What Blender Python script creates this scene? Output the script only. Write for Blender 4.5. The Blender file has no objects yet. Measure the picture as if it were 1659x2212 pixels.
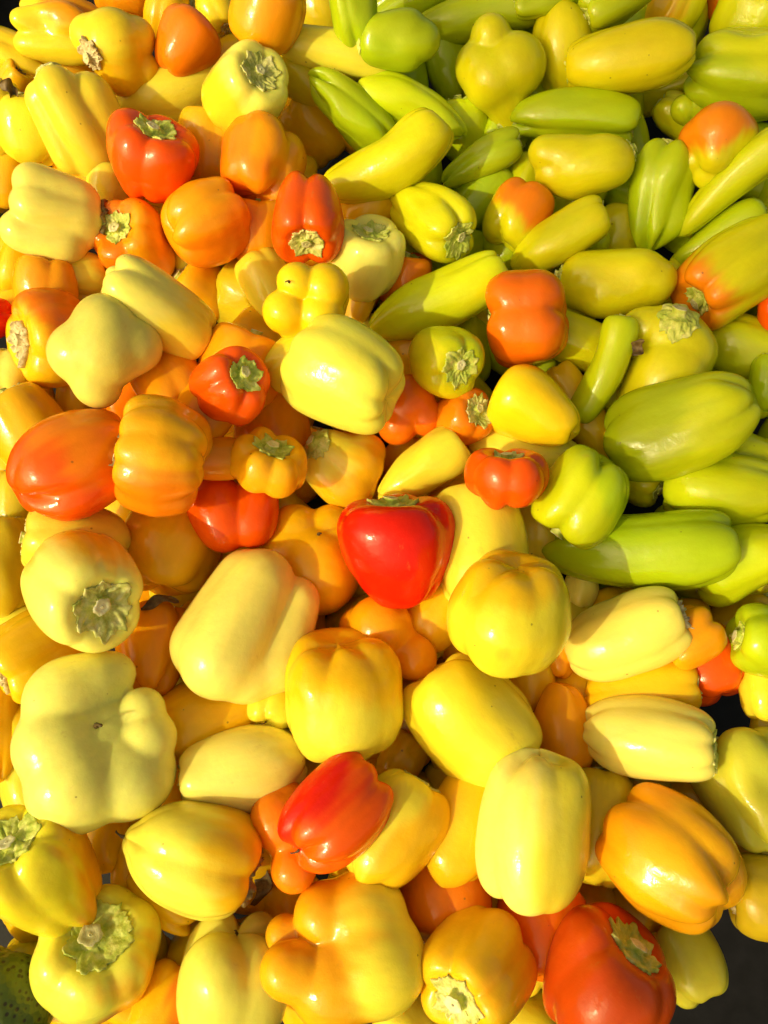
import bpy, bmesh, math
import numpy as np
from mathutils import Vector, Quaternion, Matrix

SC = bpy.context.scene
COL = SC.collection
# ---------------------------------------------------------------- camera, sky, sun, exposure
PITCH, TILT = math.radians(32), math.radians(18)       # camera off the vertical; slope of the display
BACK = Vector((0, -math.sin(PITCH), math.cos(PITCH)))
cam = bpy.data.objects.new('camera', bpy.data.cameras.new('camera'))
COL.objects.link(cam)
cam.data.sensor_fit = 'VERTICAL'; cam.data.sensor_height = 24.0
cam.data.lens = 24.0 * 1671.0 / 2212.0
cam.data.clip_start = .01; cam.data.clip_end = 500
cam.location = BACK * (.55 / math.cos(PITCH - TILT))
cam.rotation_euler = (PITCH, 0, 0)
SC.camera = cam
SUN = Vector((-.66, -.55, .504)).normalized()        # towards the sun
ELEV, ROT = math.asin(SUN.z), math.atan2(SUN.x, SUN.y)
w = bpy.data.worlds.new('World'); SC.world = w; w.use_nodes = True
wn = w.node_tree.nodes; bg = wn['Background']
sky = wn.new('ShaderNodeTexSky'); sky.sky_type = 'NISHITA'; sky.sun_disc = False
sky.air_density = .7; sky.dust_density = 6.0; sky.ozone_density = .3; sky.sun_elevation = ELEV; sky.sun_rotation = ROT
tint = wn.new('ShaderNodeMix'); tint.data_type = 'RGBA'; tint.blend_type = 'MULTIPLY'   # the photograph's warm white balance
tint.inputs[0].default_value = 1; tint.inputs[7].default_value = (1, .91, .55, 1)
w.node_tree.links.new(sky.outputs[0], tint.inputs[6]); w.node_tree.links.new(tint.outputs[2], bg.inputs[0]); bg.inputs[1].default_value = .15
sl = bpy.data.lights.new('sun', 'SUN'); sl.energy = 2.25; sl.angle = math.radians(.55); sl.color = (1, .89, .52)
sun = bpy.data.objects.new('sun', sl); COL.objects.link(sun)
sun.rotation_euler = SUN.to_track_quat('Z', 'Y').to_euler(); sun.location = SUN * 3
SC.view_settings.view_transform = 'Standard'; SC.view_settings.look = 'None'
SC.view_settings.exposure = 0.2; SC.view_settings.gamma = 1
SC.cycles.max_bounces = 10; SC.cycles.diffuse_bounces = 8

# ---------------------------------------------------------------- helpers
def mat(name):
    m = bpy.data.materials.new(name); m.use_nodes = True
    n, l = m.node_tree.nodes, m.node_tree.links
    return m, n, l, n['Principled BSDF']
def node(n, kind, **kw):
    x = n.new(kind)
    for k, v in kw.items():
        if k[0] == '_': setattr(x, k[1:], v)
        else: x.inputs[k.replace('__', ' ')].default_value = v
    return x
def mix(n, l, fac, a, b, mode='MIX'):
    x = n.new('ShaderNodeMix'); x.data_type = 'RGBA'; x.blend_type = mode
    for i, v in ((0, fac), (6, a), (7, b)):
        if hasattr(v, 'links'): l.new(v, x.inputs[i])
        else: x.inputs[i].default_value = v
    return x.outputs[2]
def ramp(n, l, src, stops):
    x = n.new('ShaderNodeValToRGB'); e = x.color_ramp.elements
    while len(e) < len(stops): e.new(.5)
    for q, (p, c) in zip(e, stops): q.position = p; q.color = c if len(c) == 4 else (*c, 1)
    l.new(src, x.inputs[0]); return x.outputs[0]
def link(name, me, parent=None):
    o = bpy.data.objects.new(name, me); COL.objects.link(o)
    if parent is not None: o.parent = parent
    return o
def mesh(name, V, Fc, mats, smooth=True, col=None, mi=None):
    me = bpy.data.meshes.new(name); me.from_pydata(V if isinstance(V, list) else V.tolist(), [], Fc)
    for m in mats: me.materials.append(m)
    if smooth: me.polygons.foreach_set('use_smooth', np.ones(len(me.polygons), bool))
    if mi is not None: me.polygons.foreach_set('material_index', np.array(mi, np.int32))
    if col is not None:
        a = me.color_attributes.new('skin', 'FLOAT_COLOR', 'POINT')
        a.data.foreach_set('color', np.concatenate([col, np.ones((len(col), 1))], 1).astype(np.float32).ravel())
    me.update(); return me
def tag(o, label=None, cat=None, group=None, kind=None):
    for k, v in (('label', label), ('category', cat), ('group', group), ('kind', kind)):
        if v: o[k] = v

# ---------------------------------------------------------------- materials
def skin_material():
    m, n, l, b = mat('pepper_skin')
    at = node(n, 'ShaderNodeAttribute', _attribute_name='skin')
    tc = n.new('ShaderNodeTexCoord'); oi = n.new('ShaderNodeObjectInfo')
    ad = n.new('ShaderNodeVectorMath'); ad.operation = 'ADD'
    sc = n.new('ShaderNodeVectorMath'); sc.operation = 'SCALE'; sc.inputs['Scale'].default_value = 17.0
    cb = n.new('ShaderNodeCombineXYZ'); l.new(oi.outputs['Random'], cb.inputs[0]); l.new(oi.outputs['Random'], cb.inputs[1])
    l.new(cb.outputs[0], sc.inputs[0]); l.new(tc.outputs['Object'], ad.inputs[0]); l.new(sc.outputs[0], ad.inputs[1])
    P = ad.outputs[0]
    # mottling of the flesh colour, stretched along the fruit
    mp = n.new('ShaderNodeMapping'); mp.inputs['Scale'].default_value = (38, 38, 12); l.new(P, mp.inputs[0])
    n1 = node(n, 'ShaderNodeTexNoise', Scale=1.0, Detail=4.0, Roughness=.6); l.new(mp.outputs[0], n1.inputs['Vector'])
    v1 = n.new('ShaderNodeMapRange'); v1.inputs[1].default_value = .3; v1.inputs[2].default_value = .7; v1.inputs[3].default_value = .86; v1.inputs[4].default_value = 1.1
    l.new(n1.outputs[0], v1.inputs[0])
    hs = n.new('ShaderNodeHueSaturation'); l.new(at.outputs['Color'], hs.inputs['Color']); l.new(v1.outputs[0], hs.inputs['Value'])
    # specks and scratches of dirt
    vo = node(n, 'ShaderNodeTexVoronoi', Scale=62.0, Randomness=1.0); l.new(P, vo.inputs['Vector'])
    n2 = node(n, 'ShaderNodeTexNoise', Scale=400.0, Detail=2.0); l.new(P, n2.inputs['Vector'])
    su = n.new('ShaderNodeMath'); su.operation = 'MULTIPLY_ADD'; su.inputs[1].default_value = .09; l.new(n2.outputs[0], su.inputs[0]); l.new(vo.outputs['Distance'], su.inputs[2])
    sp = ramp(n, l, su.outputs[0], [(.075, (1, 1, 1)), (.1, (0, 0, 0))])
    # only some cells carry a speck
    gt = n.new('ShaderNodeMath'); gt.operation = 'GREATER_THAN'; gt.inputs[1].default_value = .36
    sx = n.new('ShaderNodeSeparateColor'); l.new(vo.outputs['Color'], sx.inputs[0]); l.new(sx.outputs[0], gt.inputs[0])
    mu = n.new('ShaderNodeMath'); mu.operation = 'MULTIPLY'; l.new(sp, mu.inputs[0]); l.new(gt.outputs[0], mu.inputs[1])
    m2 = n.new('ShaderNodeMath'); m2.operation = 'MULTIPLY'; m2.inputs[1].default_value = .55; l.new(mu.outputs[0], m2.inputs[0])
    c = mix(n, l, m2.outputs[0], hs.outputs[0], (.10, .055, .015, 1))
    ms = n.new('ShaderNodeMapping'); ms.inputs['Scale'].default_value = (90, 160, 40); ms.inputs['Rotation'].default_value = (.6, .3, 1.1); l.new(P, ms.inputs[0])
    n6 = node(n, 'ShaderNodeTexNoise', Scale=1.0, Detail=7.0, Roughness=.72); l.new(ms.outputs[0], n6.inputs['Vector'])
    sf = ramp(n, l, n6.outputs[0], [(.62, (0, 0, 0)), (.74, (.32, .32, .32))])
    c = mix(n, l, sf, c, (.45, .25, .045, 1))          # scuffs and dried dirt
    l.new(c, b.inputs['Base Color'])
    n3 = node(n, 'ShaderNodeTexNoise', Scale=45.0, Detail=3.0); l.new(P, n3.inputs['Vector'])
    rg = n.new('ShaderNodeMapRange'); rg.inputs[1].default_value = .3; rg.inputs[2].default_value = .7; rg.inputs[3].default_value = .11; rg.inputs[4].default_value = .27
    l.new(n3.outputs[0], rg.inputs[0]); l.new(rg.outputs[0], b.inputs['Roughness'])
    n4 = node(n, 'ShaderNodeTexNoise', Scale=120.0, Detail=3.0); l.new(P, n4.inputs['Vector'])
    n5 = node(n, 'ShaderNodeTexNoise', Scale=900.0, Detail=2.0); l.new(P, n5.inputs['Vector'])
    hh = n.new('ShaderNodeMath'); hh.operation = 'MULTIPLY_ADD'; hh.inputs[1].default_value = .14; l.new(n5.outputs[0], hh.inputs[0]); l.new(n4.outputs[0], hh.inputs[2])
    bp = n.new('ShaderNodeBump'); bp.inputs['Strength'].default_value = .22; bp.inputs['Distance'].default_value = .002
    l.new(hh.outputs[0], bp.inputs['Height']); l.new(bp.outputs[0], b.inputs['Normal'])
    b.inputs['IOR'].default_value = 1.40; b.inputs['Specular IOR Level'].default_value = .52
    b.inputs['Subsurface Weight'].default_value = .5
    b.inputs['Subsurface Radius'].default_value = (1, .55, .12); b.inputs['Subsurface Scale'].default_value = .009
    return m
SKIN = skin_material()
def calyx_material(name, a, b_, c_):
    m, n, l, b = mat(name)
    tc = n.new('ShaderNodeTexCoord'); oi = n.new('ShaderNodeObjectInfo')
    n1 = node(n, 'ShaderNodeTexNoise', Scale=120.0, Detail=4.0, Roughness=.65, _noise_dimensions='4D'); l.new(tc.outputs['Object'], n1.inputs['Vector'])
    ml = n.new('ShaderNodeMath'); ml.operation = 'MULTIPLY'; ml.inputs[1].default_value = 50; l.new(oi.outputs['Random'], ml.inputs[0]); l.new(ml.outputs[0], n1.inputs['W'])
    c = ramp(n, l, n1.outputs[0], [(.36, a), (.5, b_), (.66, c_)])
    l.new(c, b.inputs['Base Color']); b.inputs['Roughness'].default_value = .55
    n2 = node(n, 'ShaderNodeTexNoise', Scale=350.0, Detail=4.0); l.new(tc.outputs['Object'], n2.inputs['Vector'])
    bp = n.new('ShaderNodeBump'); bp.inputs['Strength'].default_value = .5; bp.inputs['Distance'].default_value = .0015
    l.new(n2.outputs[0], bp.inputs['Height']); l.new(bp.outputs[0], b.inputs['Normal'])
    b.inputs['Subsurface Weight'].default_value = .1; b.inputs['Subsurface Scale'].default_value = .002
    return m
CALYX = {'g': calyx_material('calyx_green', (.33, .41, .035), (.50, .54, .085), (.69, .66, .22)),
         'w': calyx_material('calyx_faded', (.34, .37, .05), (.56, .55, .15), (.74, .67, .30)),
         'b': calyx_material('calyx_papery', (.34, .24, .09), (.56, .45, .22), (.68, .57, .34)),
         'x': calyx_material('calyx_withered', (.09, .05, .015), (.20, .13, .03), (.36, .27, .08))}
CUT = calyx_material('cut_stem', (.45, .42, .16), (.62, .58, .30), (.74, .70, .46))
SCAR = calyx_material('blossom_scar', (.03, .018, .008), (.07, .04, .012), (.12, .07, .02))

HUE = {   # flesh colours (linear)
 'CR': (.87, .765, .15), 'CY': (.83, .68, .05), 'CL': (.84, .73, .09), 'LY': (.84, .66, .025), 'YL': (.88, .58, .007), 'YE': (.84, .50, .008), 'YA': (.85, .455, .007),
 'AY': (.87, .40, .006), 'AM': (.86, .345, .005), 'OR': (.87, .235, .004), 'OD': (.84, .17, .003), 'DO': (.78, .21, .004), 'RO': (.82, .10, .002), 'RB': (.64, .085, .004), 'RD': (.70, .013, .002),
 'TO': (.78, .24, .005), 'LG': (.41, .50, .006), 'GR': (.375, .46, .005), 'YG': (.55, .595, .006), 'YB': (.66, .68, .008), 'OL': (.65, .59, .006), 'OY': (.64, .49, .015), 'PG': (.60, .56, .04), 'PC': (.75, .70, .12), 'DG': (.05, .07, .008)}

# ---------------------------------------------------------------- pepper surface (pure numpy)
# profile of half a pepper, stem end first: (radius / width, height / length)
PROFILE = {
 'cup': [(.015,.40),(.10,.41),(.20,.455),(.31,.48),(.42,.43),(.49,.30),(.5,.12),(.47,-.08),(.40,-.24),(.32,-.38),(.22,-.465),(.11,-.495),(0,-.485)],
 'tail': [(.015,.49),(.05,.495),(.085,.47),(.11,.38),(.18,.27),(.33,.14),(.46,.0),(.5,-.12),(.46,-.26),(.37,-.36),(.28,-.43),(.17,-.485),(.06,-.495),(0,-.49)],
 'bell': [(.015,.405),(.10,.41),(.21,.455),(.33,.49),(.43,.43),(.485,.28),(.5,.08),(.485,-.14),(.44,-.32),(.35,-.45),(.22,-.495),(.10,-.46),(0,-.43)],
 'heart':[(.015,.42),(.10,.425),(.22,.46),(.35,.48),(.455,.41),(.5,.25),(.485,.07),(.43,-.12),(.355,-.29),(.27,-.42),(.17,-.495),(.07,-.49),(0,-.475)],
 'oval': [(.015,.43),(.08,.435),(.18,.475),(.30,.475),(.41,.385),(.48,.21),(.5,.02),(.485,-.16),(.42,-.33),(.29,-.45),(.16,-.5),(.06,-.49),(0,-.48)],
 'taper':[(.015,.435),(.10,.445),(.20,.478),(.32,.478),(.43,.41),(.49,.28),(.5,.12),(.475,-.06),(.43,-.22),(.355,-.36),(.25,-.455),(.12,-.5),(0,-.5)],
 'pear': [(.015,.46),(.08,.465),(.17,.49),(.26,.46),(.33,.38),(.42,.24),(.49,.06),(.5,-.10),(.45,-.27),(.34,-.41),(.2,-.485),(.08,-.49),(0,-.48)],
 'finger':[(.02,.485),(.12,.49),(.26,.495),(.40,.47),(.48,.38),(.5,.2),(.495,0),(.475,-.2),(.43,-.36),(.33,-.455),(.18,-.495),(.06,-.5),(0,-.5)],
 'round':[(.015,.32),(.10,.33),(.21,.42),(.33,.47),(.43,.39),(.49,.17),(.5,-.04),(.465,-.24),(.38,-.40),(.26,-.475),(.14,-.47),(.06,-.43),(0,-.41)],
 'nipple':[(.015,.40),(.10,.41),(.21,.46),(.33,.475),(.44,.40),(.495,.23),(.5,.05),(.46,-.13),(.38,-.27),(.27,-.375),(.16,-.44),(.09,-.485),(0,-.5)],
}
_dense = {}
def dense_profile(kind):
    if kind not in _dense:
        p = np.array(PROFILE[kind]); q = np.vstack([2*p[0]-p[1], p, 2*p[-1]-p[-2]])
        out = []
        for i in range(1, len(q)-2):
            for u in np.linspace(0, 1, 12, endpoint=False):
                a, b, c, d = q[i-1], q[i], q[i+1], q[i+2]
                out.append(.5*((2*b)+(c-a)*u+(2*a-5*b+4*c-d)*u*u+(3*b-a-3*c+d)*u**3))
        out.append(p[-1]); out = np.array(out); out[:, 0] = np.maximum(out[:, 0], 0)
        s = np.concatenate([[0], np.cumsum(np.hypot(*np.diff(out, axis=0).T))]); s /= s[-1]
        _dense[kind] = (s, out[:, 0], out[:, 1])
    return _dense[kind]

class Skin:
    """the surface of one pepper; point(t, phi) -> xyz in metres, stem at +Z, phi = 90 deg at +Y"""
    def __init__(s, kind, length, width, grooves, depths, bend, seed, flat=1.0, lump=1.0, bumps=(), top=1.0, lobes=(), melt=32.0):
        s.kind, s.L, s.W, s.bend, s.flat = kind, length, width, bend, flat
        s.g = np.radians(90.0 - np.array(grooves, float)) if len(grooves) else np.zeros(0)
        s.d = np.array(depths, float) * 1.22
        r = np.random.RandomState(seed)
        n = max(len(s.g), 1)
        s.gain = r.uniform(-.07, .07, n); s.drop = r.uniform(-.05, .045, n)
        s.k = r.normal(0, 1, (7, 3)) * 2.3; s.ph = r.uniform(0, 6.28, 7); s.am = r.uniform(.4, 1, 7) * .013 * lump
        s.knot = r.uniform(-.03, .03, 5); s.skew = r.uniform(-.06, .06, 2); s.bumps = bumps; s.top = top; s.melt = melt; s.lobes = np.array(lobes, float)
        s.wob = r.uniform(-.12, .12, (n, 2)) if len(s.g) else None
        s.prof = dense_profile(kind)
    def point(s, t, phi):
        ps, pr, pz = s.prof
        t = np.clip(t, 0, 1)
        r = np.interp(t, ps, pr); z = np.interp(t, ps, pz)
        end = np.clip(np.abs(z) / .5, 0, 1)
        m = (.42 + .75 * end**2) * np.where(z > 0, s.top + (1 - s.top) * (1 - end)**2, 1)                       # grooves cut deeper towards shoulders and tip
        cut = 0 * r; gain = 0 * r; drop = 0 * r
        for i in range(len(s.g)):
            a = s.g[i] + s.wob[i, 0] * z + s.wob[i, 1] * z * z
            d = (phi - a + np.pi) % (2*np.pi) - np.pi
            cut = cut + s.d[i] * (.58 * np.exp(-(d/.33)**2) + .42 * np.exp(-np.sqrt((d/.15)**2 + .03)))
            j = (i + 1) % len(s.g)
            mid = s.g[i] + .5 * ((s.g[j] - s.g[i]) % (2*np.pi) if len(s.g) > 1 else np.pi)
            e = (phi - mid + np.pi) % (2*np.pi) - np.pi
            w = np.exp(-(e/.6)**2); gain = gain + s.gain[i] * w; drop = drop + s.drop[i] * w
        f = 1 - cut * m
        rr = r * f * (1 + gain)
        low = np.clip(-z*2, 0, 1)**1.5; up = np.clip(z*2, 0, 1)**2
        zz = z * (1 - cut * np.where(z < 0, .85, .5) * np.clip(r / .22, 0, 1) * end) + drop * low
        x, y, z3 = rr * np.cos(phi), rr * np.sin(phi), zz
        asp = s.L / s.W
        n = 0 * r
        for k, ph, am in zip(s.k, s.ph, s.am):
            n = n + am * np.sin(k[0]*x*1.6 + k[1]*y*1.6 + k[2]*z3*asp*1.1 + ph)
        fade = np.clip(r / .12, 0, 1)
        x = x * (1 + n * 2.2 * fade); y = y * (1 + n * 2.2 * fade) * s.flat; z3 = z3 + n * .5 * fade / asp
        q = 1 + np.interp(z, np.linspace(-.5, .5, 5), s.knot)
        x = x * q + s.skew[0] * (z*z - .08) ; y = y * q + s.skew[1] * (z*z - .08)
        for bx, by, bz, amp, sig in s.bumps:          # swellings (+) and dents (-) towards a direction
            rad = np.sqrt(x*x + y*y + z3*z3) + 1e-9
            g = amp * np.exp(((x*bx + y*by + z3*bz) / rad - 1) / (sig*sig)) * np.clip(rad / .3, 0, 1)
            x = x * (1 + g); y = y * (1 + g); z3 = z3 * (1 + g)
        X, Y, Z = x * s.W, y * s.W, z3 * s.L
        if abs(s.bend) > 1e-4:                        # bend the axis towards +X
            R = s.L / s.bend; th = Z / R
            X, Z = R - (R - X) * np.cos(th), (R - X) * np.sin(th)
            X = X - R * (1 - np.cos(s.bend * .5)) * .5
        if len(s.lobes):                              # swollen lobes melted together, seen from the core
            v = np.stack([X, Y, Z], -1); v = v / (np.linalg.norm(v, axis=-1, keepdims=True) + 1e-12)
            kk = s.melt / s.W; acc = 0 * X
            for c in s.lobes:
                b = v @ c[:3]; q = b*b - c[:3] @ c[:3] + c[3]**2; w = (.16*c[3])**2
                d = b + np.sqrt(.5*(q + np.sqrt(q*q + w*w))) - np.maximum(-q, 0) / c[3] * 2.2
                acc = acc + np.exp(kk * (d - .5*s.W))
            rr = .5*s.W + np.log(acc + 1e-30) / kk
            v = v * (rr * (1 + .9*n))[..., None]
            return v
        return np.stack([X, Y, Z], -1)
    def normal(s, t, phi):
        e = 1e-3
        a = s.point(t + e, phi) - s.point(t - e, phi); b = s.point(t, phi + e) - s.point(t, phi - e)
        n = np.cross(a, b); n /= np.linalg.norm(n, axis=-1, keepdims=True) + 1e-12
        return n
    def grid(s, nu, nv):
        u = np.linspace(0, 1, nu)[:, None]; u = u + .035*np.sin(2*np.pi*u)*-1   # closer rings at both ends
        v = np.linspace(0, 2*np.pi, nv, endpoint=False)[None, :]
        u, v = np.broadcast_arrays(u, v)
        return u, v, s.point(u, v)


# ---------------------------------------------------------------- pepper parts
def ring_faces(nu, nv, close_end=True):
    i, j = np.meshgrid(np.arange(nu - 1), np.arange(nv), indexing='ij')
    a = i*nv + j; b = i*nv + (j+1) % nv
    return np.stack([a, a + nv, b + nv, b], -1).reshape(-1, 4).tolist()
def body_mesh(sk, hue, blush, seed, low, scuff=False):
    nu, nv = (30, 44) if low else (64, 108) if sk.L > .10 or len(sk.lobes) else (50, 84)
    u, v, V = sk.grid(nu, nv)
    r = np.random.RandomState(seed + 3)
    base = np.array(HUE[hue]); base = base * (1 + r.uniform(-.05, .05)) * np.array([1, 1 + r.uniform(-.06, .06), 1 + r.uniform(-.1, .2)])
    Vn = V / np.array([sk.W, sk.W, sk.L])
    def field(sc, k):
        q = np.random.RandomState(seed + k); o = 0
        for _ in range(6):
            f = q.normal(0, 1, 3) * sc; o = o + np.sin(Vn @ f + q.uniform(0, 6.3))
        return o / 3.0
    n1, n2 = field(4.5, 11), field(9, 12)
    streak = sum(np.sin(v * f + p) for f, p in ((7, r.uniform(0, 6)), (13, r.uniform(0, 6)), (23, r.uniform(0, 6)))) / 3
    col = np.broadcast_to(base, V.shape).copy()
    # riper and paler patches of the same fruit
    ripe = np.array([min(1, base[0]*1.02), base[1]*.86, base[2]*.5]); pale = np.array([base[0]*.98, min(1, base[1]*1.16), base[2]*1.5])
    a = np.clip(n1*.5 + n2*.15 + streak*.12, 0, 1)[..., None] * .45; col = col*(1-a) + ripe*a
    a = np.clip(-n1*.5 + n2*.2, 0, 1)[..., None] * .4; col = col*(1-a) + pale*a
    if blush:
        c2, d, amt = blush
        s = Vn @ np.array(d) * 2 + .22*n1 + .1*n2 + .12*streak
        a = np.clip((s - (1 - 2*amt)*.8 + .25) / .55, 0, 1); a = (a*a*(3-2*a))[..., None]
        col = col*(1-a) + np.array(HUE[c2])*a
    if scuff:
        a = np.clip(1 - np.linalg.norm((V / sk.W - np.array([.02, .42, .12])) * [9, 3, 12], axis=-1) + .3*n2, 0, 1)[..., None] * .55
        col = col*(1-a) + np.array((.42, .20, .03))*a
    me = mesh('pepper_flesh', V.reshape(-1, 3), ring_faces(nu, nv) + [list(range(nv))[::-1]][:1], [SKIN], col=col.reshape(-1, 3))
    return me
def calyx_mesh(sk, size, kind, seed, low=False):
    r = np.random.RandomState(seed + 31)
    ps, pr, pz = dense_profile(sk.kind)
    npt = r.randint(7, 11); nv = npt * (6 if low else 12); nu = 7 if low else 16
    phi = np.linspace(0, 2*np.pi, nv, endpoint=False)
    jit = r.uniform(.88, 1.12, npt); ph0 = r.uniform(0, 6.28)
    if kind in 'xb': jit = r.uniform(.62, 1.15, npt)
    k = ((phi - ph0) / (2*np.pi) * npt + .16*np.sin(2*phi + ph0)) % npt
    c = np.abs(k - np.round(k)) * 2                  # 0 at a point, 1 in a notch
    tip = jit[np.round(k).astype(int) % npt]
    lim = .205 * size * (.55 + .45*tip) * (1.06 - .17 * c**.8 + .06*np.exp(-(c/.22)**2)) * (1 + r.normal(0, .03, nv)) * (1 + .08*np.sin(phi + ph0*3))
    tmax = np.interp(lim, pr[:60], ps[:60])
    u = np.linspace(0, 1, nu)[:, None]
    T = u * tmax[None, :]; PH = np.broadcast_to(phi[None, :], T.shape)
    pts = sk.point(T, PH); nrm = sk.normal(np.maximum(T, .012), PH)
    up = np.array([0, 0, 1.]); w = np.clip(T / .05, 0, 1)[..., None]; nrm = nrm*w + up*(1-w); nrm /= np.linalg.norm(nrm, axis=-1, keepdims=True)
    ribs = np.abs(np.cos((k + .35*np.sin(3*u + ph0)) * np.pi * 1.5)); ribs = ribs**.7 if ribs.ndim == 2 else np.broadcast_to(ribs[None, :]**.7, T.shape)
    wart = np.zeros(T.shape)
    for _ in range(5):
        a, b, p = r.randint(5, 16), r.uniform(7, 16), r.uniform(0, 6.3); wart += np.sin(a*phi[None, :] + p) * np.sin(b*u + p*2) / 2.2
    ou = np.clip((u - .2)*2.2, 0, 1)
    hgt = sk.W * (.006 + .050*np.exp(-(u/.30)**2)*(size**.5) + ou*(.017*ribs*(1 - .35*u) + .009*wart) + (r.uniform(.0, .018, npt)[np.round(k).astype(int) % npt])[None, :]*u**5*(1-c)[None, :])
    if kind in 'xb': hgt = hgt + sk.W * (.03 * np.abs(wart) * u + .03*u**3*np.sin(3*phi + ph0)**2)
    top = pts + nrm * hgt[..., None]
    rim = pts[-1] - nrm[-1] * sk.W * .006 - (pts[-1] - pts[-2]) * .3
    under = pts[nu//2] - nrm[nu//2] * sk.W * .02
    V = np.concatenate([top.reshape(-1, 3), rim, under])
    return mesh('calyx', V, ring_faces(nu + 2, nv) + [list(range(nv))[::-1]], [CALYX[kind]])
def stem_mesh(sk, size, kind, seed, cut):
    r = np.random.RandomState(seed + 57)
    z0 = sk.point(np.zeros(1), np.zeros(1))[0]
    R = sk.W * (.058 + .014*r.rand()) * (1.2 if cut else 1) * (.6 + .4*size); H = sk.W * (.035*size**.5 + r.uniform(.045, .085))
    lean = r.uniform(-.5, .5, 2) * H * .6
    rows = [(1.9, .0), (1.35, .13), (1.02, .32), (.93, .6), (.98, .85), (1.06, .97), (1.0, 1.02), (.62, 1.0), (.5, .955), (.22, .965), (.1, 1.01)]
    nv = 20; ph = np.linspace(0, 2*np.pi, nv, endpoint=False); V = []
    for q, h in rows:
        rr = R*q*(1 + .09*np.sin(5*ph + 1) + .05*np.sin(9*ph))
        V.append(np.stack([rr*np.cos(ph) + lean[0]*h*h, rr*np.sin(ph)*.9 + lean[1]*h*h, 0*ph + H*h + lean[0]*h*rr/R*np.cos(ph)*.35 - sk.W*.01], -1))
    V = np.concatenate(V) + z0
    Fc = ring_faces(len(rows), nv); top = list(range((len(rows)-1)*nv, len(rows)*nv))
    return mesh('stem', V, Fc + [top], [CALYX['g' if kind in 'gw' else kind], CUT], mi=[0]*(5*nv) + [1]*((len(rows)-6)*nv + 1))
def scar_mesh(sk, seed):
    r = np.random.RandomState(seed + 91)
    p = sk.point(np.ones(1), np.zeros(1))[0]
    nv = 8; ph = np.linspace(0, 2*np.pi, nv, endpoint=False); V = []
    a = r.uniform(0, 6.28); H = sk.W * r.uniform(.06, .10)
    for q, h in [(.018, -.12), (.016, .2), (.010, .5), (.009, .8), (.012, 1.0), (.003, 1.05)]:
        rr = sk.W*q
        V.append(np.stack([rr*np.cos(ph) + H*h*h*.6*math.cos(a), rr*np.sin(ph) + H*h*h*.6*math.sin(a), 0*ph - H*h], -1))
    return mesh('blossom_scar', np.concatenate(V) + p, ring_faces(6, nv) + [list(range(5*nv, 6*nv))], [SCAR])

CATEGORY = {'bell_pepper': 'bell pepper', 'long_pepper': 'long pepper', 'banana_pepper': 'banana pepper', 'sweet_pepper': 'sweet pepper'}
def squash_material():
    m, n, l, b = mat('speckled_rind')
    tc = n.new('ShaderNodeTexCoord')
    vo = node(n, 'ShaderNodeTexVoronoi', Scale=230.0); l.new(tc.outputs['Object'], vo.inputs['Vector'])
    n1 = node(n, 'ShaderNodeTexNoise', Scale=60.0, Detail=5.0); l.new(tc.outputs['Object'], n1.inputs['Vector'])
    base = ramp(n, l, n1.outputs[0], [(.3, (.045, .075, .008)), (.7, (.10, .13, .014))])
    pit = ramp(n, l, vo.outputs['Distance'], [(.22, (1, 1, 1)), (.36, (0, 0, 0))])
    l.new(mix(n, l, pit, base, (.025, .018, .008, 1)), b.inputs['Base Color']); b.inputs['Roughness'].default_value = .38
    bp = n.new('ShaderNodeBump'); bp.inputs['Strength'].default_value = .4; bp.inputs['Distance'].default_value = .002
    l.new(vo.outputs['Distance'], bp.inputs['Height']); l.new(bp.outputs[0], b.inputs['Normal'])
    return m
def pepper(name, kind, loc, quat, length, width, grooves, depths, hue, cal, seed, label, group, opt):
    sk = Skin(kind, length, width, grooves, depths, opt.get('bend', 0), seed, opt.get('flat', 1), opt.get('lump', 1), opt.get('bumps', ()), opt.get('top', 1), opt.get('lobes', ()), opt.get('melt', 32))
    if name == 'vegetable':
        me = body_mesh(sk, hue, None, seed, False); me.materials[0] = squash_material()
        root = link(name, me); root.location = loc; root.rotation_mode = 'QUATERNION'; root.rotation_quaternion = quat
        tag(root, label, 'vegetable'); return root
    root = link(name, None); root.location = loc; root.rotation_mode = 'QUATERNION'; root.rotation_quaternion = quat
    root.empty_display_size = .02
    tag(root, label, CATEGORY[name], group)
    link('flesh', body_mesh(sk, hue, opt.get('blush'), seed, opt.get('low'), opt.get('scuff')), root)
    size = opt.get('calyx_size', 1.0)
    cap = link('calyx', calyx_mesh(sk, size, cal, seed, opt.get('low')), root)
    link('stem', stem_mesh(sk, size, cal, seed, opt.get('cut')), cap)
    if opt.get('scar'): link('blossom_scar', scar_mesh(sk, seed), root)
    return root

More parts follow.
